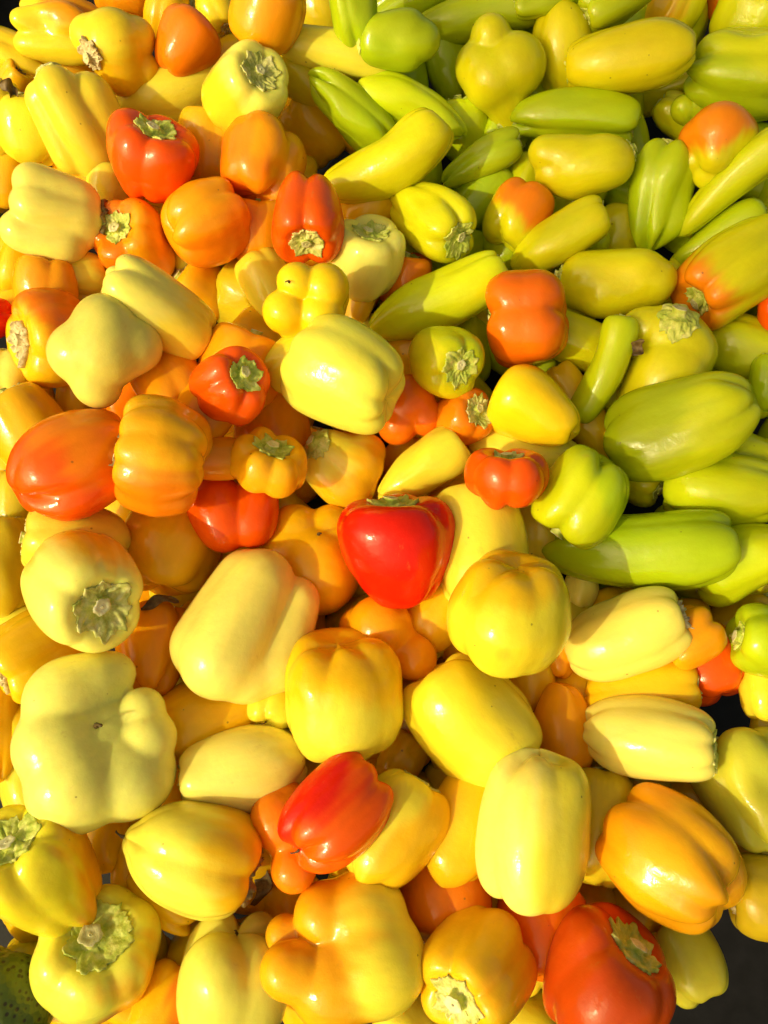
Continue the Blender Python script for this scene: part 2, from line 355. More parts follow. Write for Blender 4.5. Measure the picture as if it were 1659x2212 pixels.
# ---------------------------------------------------------------- crate, ground (setting), panels added for shade
def plain(name, color, rough, scale=30, bump=.3):
    m, n, l, b = mat(name)
    tc = n.new('ShaderNodeTexCoord'); n1 = node(n, 'ShaderNodeTexNoise', Scale=float(scale), Detail=6.0); l.new(tc.outputs['Object'], n1.inputs['Vector'])
    c = ramp(n, l, n1.outputs[0], [(.3, tuple(x*.7 for x in color)), (.7, tuple(min(1, x*1.3) for x in color))])
    l.new(c, b.inputs['Base Color']); b.inputs['Roughness'].default_value = rough
    bp = n.new('ShaderNodeBump'); bp.inputs['Strength'].default_value = bump; bp.inputs['Distance'].default_value = .002
    l.new(n1.outputs[0], bp.inputs['Height']); l.new(bp.outputs[0], b.inputs['Normal'])
    return m
def box(bm, x0, x1, y0, y1, z0, z1, bev=.003):
    r = bmesh.ops.create_cube(bm, size=1.0)
    for v in r['verts']: v.co = Vector(((x0+x1)/2 + v.co.x*(x1-x0), (y0+y1)/2 + v.co.y*(y1-y0), (z0+z1)/2 + v.co.z*(z1-z0)))
    bmesh.ops.bevel(bm, geom=list({e for v in r['verts'] for e in v.link_edges}), offset=bev, segments=2, affect='EDGES')
def bm_obj(name, bm, m, parent=None):
    me = bpy.data.meshes.new(name); bm.to_mesh(me); bm.free(); me.materials.append(m); return link(name, me, parent)
PLASTIC = plain('black_plastic', (.010, .010, .013), .6, 60); PLASTIC.node_tree.nodes['Principled BSDF'].inputs['Specular IOR Level'].default_value = .2
crate = link('crate', None); crate.rotation_euler = (TILT, 0, 0)
tag(crate, 'black plastic crate holding the pile, dark in the corners and gaps', 'crate')
FZ = -.150
bm = bmesh.new(); box(bm, -.50, .50, -.55, .66, FZ - .012, FZ); bm_obj('crate_floor', bm, PLASTIC, crate)
for x in (-.512, .512):
    bm = bmesh.new(); box(bm, x - .0105, x + .0105, -.55, .66, FZ - .008, -.03); bm_obj('side_wall', bm, PLASTIC, crate)
for y in (-.56, .67):
    bm = bmesh.new(); box(bm, -.52, .52, y - .0085, y + .0085, FZ - .010, -.03); bm_obj('end_wall', bm, PLASTIC, crate)
bm = bmesh.new(); bmesh.ops.create_grid(bm, x_segments=4, y_segments=4, size=60)
g = bm_obj('ground', bm, plain('asphalt', (.06, .058, .055), .9, 3)); g.location.z = -1.0; tag(g, kind='structure')

SHADE = [[(-0.0601, 0.822, 0.2671), (-0.0285, 0.4693, 0.1525), (0.0519, 0.3844, 0.1249), (0.0843, 0.2833, 0.0921), (0.1036, 0.1976, 0.0642), (0.1302, 0.1437, 0.0467), (0.1604, 0.0601, 0.0195), (0.196, 0.029, 0.0094), (0.2341, -0.0013, -0.0004), (0.3113, -0.0308, -0.01), (0.5837, -0.0627, -0.0204), (0.8221, 0.822, 0.2671)], [(0.5578, -0.1587, -0.0516), (0.3382, -0.153, -0.0497), (0.2529, -0.1786, -0.058), (0.2034, -0.236, -0.0767), (0.15, -0.2597, -0.0844), (0.1038, -0.2828, -0.0919), (0.0721, -0.337, -0.1095), (0.0663, -0.491, -0.1595), (0.4683, -0.491, -0.1595)]]  # panel outlines, shaped to the areas of the pile that lie in shade
SHADE_MAT = plain('added_shade_mat', (.42, .34, .22), .9, 8)          # for unseen panels added to shade the pile; part of the sun passes through
_n, _l = SHADE_MAT.node_tree.nodes, SHADE_MAT.node_tree.links
_t = _n.new('ShaderNodeBsdfTransparent'); _m = _n.new('ShaderNodeMixShader'); _m.inputs[0].default_value = .42
_l.new(_n['Principled BSDF'].outputs[0], _m.inputs[1]); _l.new(_t.outputs[0], _m.inputs[2]); _l.new(_m.outputs[0], _n['Material Output'].inputs[0])
for k, outline in enumerate(SHADE):
    off = SUN * 2.6
    V = [tuple(Vector(p) + off) for p in outline]; n = len(V)
    V += [tuple(Vector(p) + off + Vector((0, 0, .012))) for p in outline]
    Fc = [list(range(n))[::-1], list(range(n, 2*n))] + [[i, (i+1) % n, n + (i+1) % n, n + i] for i in range(n)]
    a = link('added_shade_panel', mesh('added_shade_panel', V, Fc, [SHADE_MAT], smooth=False)); tag(a, kind='structure')

# ---------------------------------------------------------------- the peppers: name, shape, place, turn, length, width, grooves, depths, hue, calyx, seed, label, group, options
PEPPERS = [
('bell_pepper', 'bell', (-0.177, 0.4845, 0.0895), (0.0579, 0.9585, 0.1859, 0.2084), 0.058, 0.0743, (414, 319, 562), (0.1, 0.11, 0.12), 'OY', 'w', 16595, 'buried dull yellow pepper between the large amber pepper and the large ribbed creamy yellow bell', 'yellow peppers buried in the pile', {'low': 1}),
('long_pepper', 'taper', (0.1277, 0.485, 0.0898), (0.1538, 0.9479, -0.1422, -0.2401), 0.056, 0.0434, (350, 229, 486), (0.11, 0.12, 0.12), 'LG', 'g', 18078, 'buried green pepper between the mustard green pear shaped pepper and the smooth light green pepper', 'green peppers buried in the pile', {'low': 1}),
('long_pepper', 'taper', (0.2421, 0.4914, 0.0929), (0.2254, 0.9648, -0.1259, 0.0507), 0.0533, 0.0558, (389, 291, 522), (0.13, 0.12, 0.12), 'LG', 'g', 18511, 'buried green pepper between the plump olive green oval pepper and the deeply ribbed yellow-green bell', 'green peppers buried in the pile', {'low': 1}),
('long_pepper', 'taper', (0.2819, 0.4915, 0.0912), (0.1591, 0.1109, 0.3591, 0.9129), 0.0677, 0.0564, (28, 284, 136), (0.11, 0.11, 0.1), 'YG', 'g', 67385, 'buried olive green pepper between the deeply ribbed yellow-green bell and the orange-topped mustard pepper', 'green peppers buried in the pile', {'low': 1}),
('bell_pepper', 'bell', (-0.2964, 0.4545, 0.0784), (0.0949, 0.9783, 0.1836, 0.0136), 0.0515, 0.0739, (403, 295, 180), (0.13, 0.1, 0.11), 'YA', 'w', 29593, 'buried amber pepper between the large ribbed creamy yellow bell and the bright lemon pepper', 'yellow peppers buried in the pile', {'low': 1}),
('bell_pepper', 'bell', (-0.1393, 0.4392, 0.0743), (0.06, -0.2733, -0.4184, -0.8641), 0.0647, 0.0571, (331, 217, 464), (0.11, 0.1, 0.1), 'YE', 'w', 6893, 'buried golden pepper between the large amber pepper and the two-lobed orange bell', 'yellow peppers buried in the pile', {'low': 1}),
('long_pepper', 'taper', (0.0194, 0.4402, 0.0761), (0.4497, 0.8916, -0.014, -0.0518), 0.0594, 0.045, (50, 290, 169), (0.14, 0.13, 0.13), 'LG', 'g', 40823, 'buried green pepper between the stubby mid green pepper and the mustard green pear shaped pepper', 'green peppers buried in the pile', {'low': 1}),
('long_pepper', 'taper', (0.0614, 0.4476, 0.0785), (0.012, -0.1685, 0.3387, 0.9256), 0.0671, 0.044, (85, 320, 185), (0.12, 0.13, 0.1), 'LG', 'g', 90203, 'buried green pepper between the mustard green pear shaped pepper and the stubby mid green pepper', 'green peppers buried in the pile', {'low': 1}),
('long_pepper', 'taper', (0.1401, 0.4196, 0.0686), (0.2411, 0.8495, 0.0599, 0.4655), 0.0863, 0.0362, (402, 278, 169), (0.14, 0.13, 0.13), 'YG', 'g', 31491, 'buried olive green pepper between the mustard green pear shaped pepper and the mustard yellow pepper', 'green peppers buried in the pile', {'low': 1}),
('long_pepper', 'taper', (0.2234, 0.4299, 0.0699), (0.3281, 0.9286, -0.1058, 0.137), 0.0757, 0.0426, (7, 270, 135), (0.11, 0.12, 0.11), 'YG', 'g', 24107, 'buried olive green pepper between the plump olive green oval pepper and the orange-topped mustard pepper', 'green peppers buried in the pile', {'low': 1}),
('long_pepper', 'taper', (0.2707, 0.4313, 0.0732), (0.052, 0.8083, -0.3083, -0.4989), 0.0812, 0.0401, (35, 279, 151), (0.11, 0.12, 0.1), 'OL', 'g', 3320, 'buried olive pepper between the plump olive green oval pepper and the orange-topped mustard pepper', 'green peppers buried in the pile', {'low': 1}),
('bell_pepper', 'bell', (-0.0681, 0.3866, 0.0579), (0.1565, 0.914, 0.1689, 0.334), 0.0626, 0.0605, (88, 338, 210), (0.11, 0.12, 0.13), 'YE', 'w', 44614, 'buried golden pepper between the two-lobed orange bell and the glossy light green pepper', 'yellow peppers buried in the pile', {'low': 1}),
('bell_pepper', 'bell', (-0.0181, 0.3875, 0.0584), (0.0739, 0.857, 0.2338, 0.4532), 0.0602, 0.0527, (406, 289, 547), (0.13, 0.13, 0.12), 'YE', 'w', 31333, 'buried golden pepper between the glossy light green pepper and the curved mustard banana shaped pepper', 'yellow peppers buried in the pile', {'low': 1}),
('long_pepper', 'taper', (0.0728, 0.3843, 0.0576), (0.023, -0.0831, 0.2711, 0.9587), 0.0558, 0.0502, (336, 576, 479), (0.1, 0.14, 0.12), 'YG', 'g', 17566, 'buried olive green pepper between the mustard green pear shaped pepper and the bright yellow-green pepper', 'green peppers buried in the pile', {'low': 1}),
('long_pepper', 'taper', (0.1162, 0.3902, 0.0574), (0.3096, 0.9138, -0.1195, -0.2341), 0.058, 0.051, (441, 352, 588), (0.14, 0.13, 0.11), 'LG', 'g', 93662, 'buried green pepper between the mustard green pear shaped pepper and the short bright green pepper', 'green peppers buried in the pile', {'low': 1}),
('long_pepper', 'taper', (0.1666, 0.3795, 0.0538), (0.3092, 0.5437, 0.0678, 0.7773), 0.0896, 0.0432, (360, 244, 500), (0.1, 0.11, 0.13), 'LG', 'g', 8579, 'buried green pepper between the short bright green pepper and the mustard green pear shaped pepper', 'green peppers buried in the pile', {'low': 1}),
('long_pepper', 'taper', (0.2193, 0.3688, 0.0526), (0.36, 0.9215, -0.12, 0.0831), 0.0686, 0.0496, (346, 214, 466), (0.12, 0.1, 0.12), 'LG', 'g', 5115, 'buried green pepper between the mustard yellow pepper and the smooth light green pepper', 'green peppers buried in the pile', {'low': 1}),
('long_pepper', 'taper', (0.2828, 0.3906, 0.0588), (0.0042, 0.4664, -0.2594, -0.8457), 0.0707, 0.0348, (79, 319, 215), (0.1, 0.12, 0.13), 'OL', 'g', 19186, 'buried olive pepper between the orange-topped mustard pepper and the plump olive green oval pepper', 'green peppers buried in the pile', {'low': 1}),
('long_pepper', 'taper', (0.3253, 0.3744, 0.0549), (0.2171, 0.7138, 0.1443, 0.65), 0.085, 0.0316, (28, 243, 126), (0.12, 0.11, 0.14), 'LG', 'g', 74781, 'buried green pepper between the deeply ribbed yellow-green bell and the orange-topped mustard pepper', 'green peppers buried in the pile', {'low': 1}),
('bell_pepper', 'bell', (-0.3753, 0.32, 0.0364), (0.4927, 0.5868, 0.1066, -0.6337), 0.0683, 0.0508, (374, 265, 149), (0.13, 0.1, 0.1), 'YE', 'w', 44068, 'buried golden pepper between the bright lemon pepper and the large ribbed creamy yellow bell', 'yellow peppers buried in the pile', {'low': 1}),
('bell_pepper', 'bell', (-0.2679, 0.3355, 0.0403), (0.2008, 0.261, -0.3678, -0.8697), 0.0573, 0.0597, (372, 247, 136), (0.14, 0.12, 0.1), 'YA', 'w', 28268, 'buried amber pepper between the large ribbed creamy yellow bell and the orange bell', 'yellow peppers buried in the pile', {'low': 1}),
('bell_pepper', 'bell', (-0.1866, 0.3223, 0.0381), (0.1685, 0.7932, -0.1875, -0.5543), 0.0697, 0.055, (357, 245, 483), (0.13, 0.12, 0.11), 'YE', 'w', 2218, 'buried golden pepper between the orange bell and the bright orange bell', 'yellow peppers buried in the pile', {'low': 1}),
('bell_pepper', 'bell', (-0.0882, 0.3284, 0.037), (0.3182, 0.7315, -0.1024, -0.5943), 0.0627, 0.0486, (337, 554, 456), (0.12, 0.12, 0.13), 'YE', 'w', 99473, 'buried golden pepper between the two-lobed orange bell and the red-orange two-lobed bell', 'yellow peppers buried in the pile', {'low': 1}),
('long_pepper', 'taper', (0.0263, 0.3335, 0.0399), (0.0048, -0.0459, 0.3203, 0.9462), 0.0719, 0.0529, (418, 290, 173), (0.12, 0.13, 0.11), 'YG', 'g', 97317, 'buried olive green pepper between the bright yellow-green pepper and the curved mustard banana shaped pepper', 'green peppers buried in the pile', {'low': 1}),
('long_pepper', 'taper', (0.0831, 0.3117, 0.0325), (0.1165, 0.314, 0.3778, 0.8632), 0.0753, 0.0487, (425, 291, 174), (0.11, 0.11, 0.12), 'LG', 'g', 41367, 'buried green pepper between the short bright green pepper and the bright yellow-green pepper', 'green peppers buried in the pile', {'low': 1}),
('long_pepper', 'taper', (0.1227, 0.3172, 0.0341), (0.1381, 0.1998, 0.3093, 0.9194), 0.0768, 0.0421, (439, 346, 212), (0.12, 0.11, 0.12), 'YG', 'g', 91489, 'buried olive green pepper between the short bright green pepper and the mustard yellow pepper', 'green peppers buried in the pile', {'low': 1}),
('long_pepper', 'taper', (0.1738, 0.3149, 0.0355), (0.188, 0.3246, 0.3092, 0.8739), 0.0619, 0.0465, (27, 269, 145), (0.14, 0.11, 0.13), 'YG', 'g', 13074, 'buried olive green pepper between the mustard yellow pepper and the mustard pepper', 'green peppers buried in the pile', {'low': 1}),
('long_pepper', 'taper', (0.2314, 0.3124, 0.0337), (0.4471, 0.6432, -0.031, 0.6208), 0.0765, 0.0346, (345, 578, 477), (0.11, 0.12, 0.13), 'LG', 'g', 54910, 'buried green pepper between the mustard yellow pepper and the mustard pepper', 'green peppers buried in the pile', {'low': 1}),
('long_pepper', 'taper', (0.3221, 0.3375, 0.0425), (0.0667, 0.563, -0.2642, -0.7803), 0.0945, 0.0366, (423, 297, 537), (0.11, 0.11, 0.11), 'YG', 'g', 72563, 'buried olive green pepper between the long slim yellow-green pepper and the orange-topped mustard pepper', 'green peppers buried in the pile', {'low': 1}),
('long_pepper', 'taper', (0.3629, 0.3168, 0.033), (0.224, -0.0037, 0.4115, 0.8834), 0.0705, 0.0429, (372, 275, 516), (0.1, 0.1, 0.11), 'YG', 'g', 77084, 'buried olive green pepper between the long slim yellow-green pepper and the orange-shouldered mustard bell', 'green peppers buried in the pile', {'low': 1}),
('bell_pepper', 'bell', (-0.3244, 0.2604, 0.0172), (0.282, 0.9224, 0.2503, 0.0833), 0.0536, 0.0637, (370, 249, 149), (0.12, 0.13, 0.13), 'YE', 'w', 31037, 'buried golden pepper between the streaky orange bell and the red pepper', 'yellow peppers buried in the pile', {'low': 1}),
('bell_pepper', 'bell', (-0.2203, 0.2799, 0.0211), (0.2835, 0.6491, -0.179, -0.6828), 0.0671, 0.0517, (376, 253, 148), (0.11, 0.1, 0.1), 'YA', 'w', 66883, 'buried amber pepper between the orange bell and the bright orange bell', 'yellow peppers buried in the pile', {'low': 1}),
('bell_pepper', 'bell', (-0.1653, 0.265, 0.018), (0.1025, -0.0405, -0.3576, -0.9273), 0.0506, 0.0544, (341, 233, 101), (0.13, 0.12, 0.11), 'CY', 'w', 72045, 'buried yellow pepper between the bright orange bell and the orange bell', 'yellow peppers buried in the pile', {'low': 1}),
('bell_pepper', 'bell', (-0.0747, 0.2648, 0.0175), (0.1011, 0.2149, -0.4148, -0.8784), 0.0595, 0.0691, (87, 298, 206), (0.1, 0.11, 0.13), 'YE', 'w', 89599, 'buried golden pepper between the bright yellow four-lobed pepper and the red-orange two-lobed bell', 'yellow peppers buried in the pile', {'low': 1}),
('long_pepper', 'taper', (0.0291, 0.2786, 0.0215), (0.1849, 0.9787, 0.0231, 0.0862), 0.079, 0.0479, (362, 230, 97), (0.14, 0.13, 0.13), 'LG', 'g', 70983, 'buried green pepper between the bright yellow-green pepper and the long bright yellow-green pepper', 'green peppers buried in the pile', {'low': 1}),
('long_pepper', 'taper', (0.0608, 0.2623, 0.0172), (0.3538, 0.7024, -0.1486, -0.5994), 0.0734, 0.0368, (20, 240, 113), (0.12, 0.13, 0.14), 'LG', 'g', 66620, 'buried green pepper between the bright yellow-green pepper and the smooth orange bell', 'green peppers buried in the pile', {'low': 1}),
('long_pepper', 'taper', (0.1201, 0.2774, 0.0204), (0.4016, 0.8012, -0.1451, -0.4191), 0.0696, 0.0489, (-13, 237, 112), (0.13, 0.13, 0.13), 'LG', 'g', 63962, 'buried green pepper between the smooth orange bell and the mustard pepper', 'green peppers buried in the pile', {'low': 1}),
('long_pepper', 'taper', (0.167, 0.2577, 0.0147), (0.2652, 0.2216, 0.0878, 0.9343), 0.076, 0.0405, (440, 320, 182), (0.13, 0.13, 0.11), 'YG', 'g', 70992, 'buried olive green pepper between the mustard pepper and the lumpy mustard pepper', 'green peppers buried in the pile', {'low': 1}),
('long_pepper', 'taper', (0.2101, 0.2771, 0.0204), (0.1576, 0.0652, 0.4028, 0.8993), 0.0563, 0.0468, (441, 302, 176), (0.1, 0.1, 0.1), 'OL', 'g', 2271, 'buried olive pepper between the lumpy mustard pepper and the mustard pepper', 'green peppers buried in the pile', {'low': 1}),
('long_pepper', 'taper', (0.2792, 0.275, 0.02), (0.2362, 0.8023, 0.1204, 0.5349), 0.0851, 0.0349, (340, 596, 474), (0.13, 0.14, 0.13), 'LG', 'g', 57988, 'buried green pepper between the orange-shouldered mustard bell and the lumpy mustard pepper', 'green peppers buried in the pile', {'low': 1}),
('bell_pepper', 'bell', (-0.3094, 0.2186, 0.0015), (0.553, 0.7693, 0.1516, -0.2818), 0.0634, 0.0537, (362, 240, 121), (0.12, 0.1, 0.14), 'YE', 'w', 19237, 'buried golden pepper between the streaky orange bell and the waxy pale green-yellow pepper', 'yellow peppers buried in the pile', {'low': 1}),
('bell_pepper', 'bell', (-0.2599, 0.2156, 0.0021), (0.2554, 0.9308, 0.2407, 0.1018), 0.0492, 0.0536, (428, 326, 560), (0.1, 0.11, 0.11), 'CY', 'w', 82670, 'buried yellow pepper between the streaky orange bell and the waxy pale green-yellow pepper', 'yellow peppers buried in the pile', {'low': 1}),
('bell_pepper', 'bell', (-0.1623, 0.2245, 0.0053), (0.2728, 0.3175, -0.2017, -0.8855), 0.0509, 0.0592, (38, 259, 129), (0.11, 0.14, 0.12), 'YA', 'w', 23002, 'buried amber pepper between the bright orange bell and the orange bell', 'yellow peppers buried in the pile', {'low': 1}),
('bell_pepper', 'bell', (-0.1182, 0.2203, 0.0018), (0.1644, 0.4826, -0.417, -0.7524), 0.0567, 0.0632, (381, 250, 501), (0.12, 0.11, 0.11), 'OY', 'w', 1573, 'buried dull yellow pepper between the creamy amber pepper and the large orange amber pepper', 'yellow peppers buried in the pile', {'low': 1}),
('bell_pepper', 'bell', (-0.0354, 0.2294, 0.0047), (0.1966, 0.4338, -0.2908, -0.8298), 0.062, 0.063, (382, 278, 163), (0.1, 0.13, 0.1), 'YA', 'w', 35940, 'buried amber pepper between the large lemon cream bell and the bright yellow four-lobed pepper', 'yellow peppers buried in the pile', {'low': 1}),
('long_pepper', 'taper', (0.0237, 0.2076, -0.0016), (0.4093, 0.7057, 0.1262, 0.5644), 0.0665, 0.0379, (365, 254, 106), (0.1, 0.13, 0.13), 'YG', 'g', 40273, 'buried olive green pepper between the large lemon cream bell and the bright yellow four-lobed pepper', 'green peppers buried in the pile', {'low': 1}),
('long_pepper', 'taper', (0.0663, 0.2066, 0.0005), (0.1643, 0.5338, -0.3396, -0.7568), 0.0759, 0.0408, (49, 277, 153), (0.12, 0.1, 0.12), 'OL', 'g', 48293, 'buried olive pepper between the smooth orange bell and the long bright yellow-green pepper', 'green peppers buried in the pile', {'low': 1}),
('long_pepper', 'taper', (0.1605, 0.2091, 0.0001), (0.1961, 0.2187, 0.3456, 0.8912), 0.0676, 0.0472, (17, 250, 110), (0.13, 0.12, 0.1), 'OL', 'g', 62475, 'buried olive pepper between the smooth orange bell and the lumpy mustard pepper', 'green peppers buried in the pile', {'low': 1}),
('long_pepper', 'taper', (0.2573, 0.2163, 0.0025), (0.4376, 0.8749, -0.1303, 0.1617), 0.0714, 0.0356, (421, 327, 546), (0.12, 0.13, 0.13), 'OL', 'g', 51657, 'buried olive pepper between the orange-shouldered mustard bell and the lumpy mustard pepper', 'green peppers buried in the pile', {'low': 1}),
('long_pepper', 'taper', (0.3444, 0.209, 0.0015), (0.3699, 0.3163, 0.1743, 0.856), 0.053, 0.0483, (446, 316, 219), (0.13, 0.11, 0.12), 'LG', 'g', 83739, 'buried green pepper between the orange-shouldered mustard bell and the red-orange pepper', 'green peppers buried in the pile', {'low': 1}),
('bell_pepper', 'bell', (-0.1089, 0.1712, -0.011), (0.226, 0.3426, -0.3247, -0.8521), 0.0629, 0.0602, (43, 265, 145), (0.12, 0.13, 0.13), 'YE', 'w', 2419, 'buried golden pepper between the large orange amber pepper and the creamy amber pepper', 'yellow peppers buried in the pile', {'low': 1}),
('bell_pepper', 'bell', (-0.0287, 0.1769, -0.009), (0.3535, 0.7052, 0.2075, 0.5785), 0.0649, 0.0593, (439, 309, 188), (0.11, 0.1, 0.13), 'CY', 'w', 59773, 'buried yellow pepper between the large lemon cream bell and the bright yellow four-lobed pepper', 'yellow peppers buried in the pile', {'low': 1}),
('bell_pepper', 'bell', (0.0243, 0.1668, -0.0134), (0.3037, 0.8446, -0.2094, -0.3881), 0.0528, 0.0521, (339, 241, 464), (0.13, 0.1, 0.1), 'YE', 'w', 39678, 'buried golden pepper between the large lemon cream bell and the shaded yellow-green pepper', 'yellow peppers buried in the pile', {'low': 1}),
('long_pepper', 'taper', (0.0719, 0.1774, -0.0117), (0.4983, 0.8654, -0.0494, 0.02), 0.0654, 0.0407, (44, 274, 170), (0.13, 0.13, 0.12), 'LG', 'g', 79833, 'buried green pepper between the smooth orange bell and the shaded yellow-green pepper', 'green peppers buried in the pile', {'low': 1}),
('long_pepper', 'taper', (0.1145, 0.1648, -0.0149), (0.4852, 0.6984, 0.065, 0.5221), 0.0735, 0.0408, (442, 312, 185), (0.1, 0.1, 0.12), 'LG', 'g', 58484, 'buried green pepper between the smooth orange bell and the sunlit yellow pepper', 'green peppers buried in the pile', {'low': 1}),
('bell_pepper', 'bell', (-0.3063, 0.1259, -0.0272), (0.0754, 0.6097, 0.4655, 0.6371), 0.0512, 0.0511, (439, 308, 544), (0.12, 0.11, 0.1), 'YE', 'w', 61869, 'buried golden pepper between the golden yellow pepper and the streaky orange bell', 'yellow peppers buried in the pile', {'low': 1}),
('bell_pepper', 'bell', (-0.1216, 0.1097, -0.0343), (0.3051, 0.7723, -0.2393, -0.5032), 0.0528, 0.0598, (405, 270, 529), (0.11, 0.11, 0.13), 'YE', 'w', 70753, 'buried golden pepper between the small red-orange pepper and the small pumpkin-like yellow pepper', 'yellow peppers buried in the pile', {'low': 1}),
('bell_pepper', 'bell', (-0.0805, 0.1187, -0.0289), (0.2523, 0.9563, -0.0308, -0.1448), 0.0572, 0.0487, (343, 230, 451), (0.13, 0.14, 0.13), 'OY', 'w', 65482, 'buried dull yellow pepper between the large lemon cream bell and the golden three-lobed pepper', 'yellow peppers buried in the pile', {'low': 1}),
('bell_pepper', 'bell', (-0.0217, 0.1217, -0.0269), (0.5003, 0.812, 0.1079, 0.2807), 0.0596, 0.0609, (392, 283, 154), (0.1, 0.1, 0.11), 'YE', 'w', 50843, 'buried golden pepper between the large lemon cream bell and the golden three-lobed pepper', 'yellow peppers buried in the pile', {'low': 1}),
('bell_pepper', 'bell', (0.0252, 0.1151, -0.029), (0.4194, 0.6669, 0.1919, 0.5852), 0.0584, 0.0584, (313, 190, 454), (0.1, 0.1, 0.13), 'YA', 'w', 84269, 'buried amber pepper between the shaded yellow-green pepper and the large lemon cream bell', 'yellow peppers buried in the pile', {'low': 1}),
('long_pepper', 'taper', (0.0698, 0.1278, -0.0275), (0.0827, 0.4131, -0.4993, -0.7571), 0.074, 0.0451, (443, 328, 560), (0.12, 0.13, 0.11), 'YG', 'g', 50906, 'buried olive green pepper between the shaded yellow-green pepper and the sunlit yellow pepper', 'green peppers buried in the pile', {'low': 1}),
('long_pepper', 'taper', (0.211, 0.1259, -0.0256), (0.2672, 0.5988, -0.2982, -0.6936), 0.0792, 0.0392, (412, 304, 175), (0.12, 0.14, 0.13), 'YG', 'g', 794, 'buried olive green pepper between the folded yellow-green pepper and the finger-thin yellow-green pepper', 'green peppers buried in the pile', {'low': 1}),
('long_pepper', 'taper', (0.302, 0.1328, -0.0259), (0.4615, 0.6187, 0.0846, 0.6301), 0.0569, 0.036, (389, 239, 499), (0.1, 0.13, 0.11), 'YG', 'g', 76754, 'buried olive green pepper between the largest smooth light green pepper and the folded yellow-green pepper', 'green peppers buried in the pile', {'low': 1}),
('long_pepper', 'taper', (0.3476, 0.1103, -0.0331), (0.4046, 0.2136, 0.1748, 0.8718), 0.0696, 0.0414, (330, 213, 91), (0.13, 0.13, 0.12), 'YG', 'g', 54140, 'buried olive green pepper between the largest smooth light green pepper and the red-orange pepper', 'green peppers buried in the pile', {'low': 1}),
('bell_pepper', 'bell', (-0.3018, 0.0684, -0.0461), (0.4092, 0.8087, 0.33, 0.2639), 0.0515, 0.0532, (385, 257, 514), (0.11, 0.13, 0.11), 'YE', 'w', 67028, 'buried golden pepper between the golden yellow pepper and the large long orange pepper', 'yellow peppers buried in the pile', {'low': 1}),
('bell_pepper', 'bell', (-0.1133, 0.0705, -0.0436), (0.4489, 0.8611, 0.1733, 0.1641), 0.0643, 0.0562, (397, 272, 527), (0.13, 0.13, 0.1), 'YE', 'w', 71799, 'buried golden pepper between the small pumpkin-like yellow pepper and the small red-orange pepper', 'yellow peppers buried in the pile', {'low': 1}),
('bell_pepper', 'bell', (-0.0677, 0.0756, -0.0433), (0.051, 0.183, 0.3899, 0.9011), 0.0641, 0.0547, (408, 283, 532), (0.13, 0.12, 0.11), 'YA', 'w', 24234, 'buried amber pepper between the golden three-lobed pepper and the small pumpkin-like yellow pepper', 'yellow peppers buried in the pile', {'low': 1}),
('bell_pepper', 'bell', (-0.0302, 0.0769, -0.0439), (0.4435, 0.8959, 0.027, 0.001), 0.0518, 0.0603, (408, 295, 517), (0.12, 0.11, 0.1), 'YA', 'w', 49972, 'buried amber pepper between the golden three-lobed pepper and the large lemon cream bell', 'yellow peppers buried in the pile', {'low': 1}),
('bell_pepper', 'bell', (0.0324, 0.0686, -0.0446), (0.483, 0.6724, 0.1749, 0.5328), 0.065, 0.0553, (437, 307, 568), (0.12, 0.13, 0.1), 'YE', 'w', 80527, 'buried golden pepper between the golden three-lobed pepper and the glossy red heart-shaped pepper', 'yellow peppers buried in the pile', {'low': 1}),
('bell_pepper', 'bell', (0.0576, 0.0661, -0.047), (0.3103, 0.3532, 0.2646, 0.842), 0.056, 0.0514, (438, 333, 213), (0.1, 0.1, 0.11), 'YE', 'w', 99011, 'buried golden pepper between the squat red-orange pepper and the glossy red heart-shaped pepper', 'yellow peppers buried in the pile', {'low': 1}),
('long_pepper', 'taper', (0.1966, 0.071, -0.0443), (0.5767, 0.6417, 0.0259, 0.505), 0.0775, 0.042, (445, 318, 208), (0.11, 0.12, 0.12), 'OL', 'g', 77835, 'buried olive pepper between the bright green two-lobed bell and the longest bright green pepper', 'green peppers buried in the pile', {'low': 1}),
('bell_pepper', 'bell', (-0.2018, 0.0363, -0.0563), (0.2792, 0.5506, 0.3524, 0.7033), 0.0498, 0.0623, (64, 314, 188), (0.12, 0.12, 0.11), 'YE', 'w', 13768, 'buried golden pepper between the large long orange pepper and the ribbed amber yellow bell', 'yellow peppers buried in the pile', {'low': 1}),
('bell_pepper', 'bell', (-0.0785, 0.0204, -0.06), (0.2424, 0.2033, -0.303, -0.899), 0.0649, 0.0477, (345, 238, 455), (0.12, 0.11, 0.14), 'OY', 'w', 62790, 'buried dull yellow pepper between the small pumpkin-like yellow pepper and the red-orange two-lobed pepper', 'yellow peppers buried in the pile', {'low': 1}),
('bell_pepper', 'bell', (-0.0201, 0.029, -0.0581), (0.3955, 0.9173, -0.0129, -0.045), 0.0612, 0.0481, (406, 262, 515), (0.14, 0.14, 0.11), 'OY', 'w', 97504, 'buried dull yellow pepper between the golden three-lobed pepper and the glossy red heart-shaped pepper', 'yellow peppers buried in the pile', {'low': 1}),
('bell_pepper', 'bell', (0.0653, 0.038, -0.0541), (0.5253, 0.5902, 0.1526, 0.5936), 0.0577, 0.0609, (36, 294, 171), (0.13, 0.11, 0.12), 'YE', 'w', 53813, 'buried golden pepper between the squat red-orange pepper and the golden three-lobed pepper', 'yellow peppers buried in the pile', {'low': 1}),
('long_pepper', 'taper', (0.2517, 0.022, -0.0608), (0.4986, 0.558, 0.1664, 0.6422), 0.0665, 0.0456, (34, 271, 150), (0.11, 0.14, 0.13), 'YG', 'g', 53121, 'buried olive green pepper between the longest bright green pepper and the bright green two-lobed bell', 'green peppers buried in the pile', {'low': 1}),
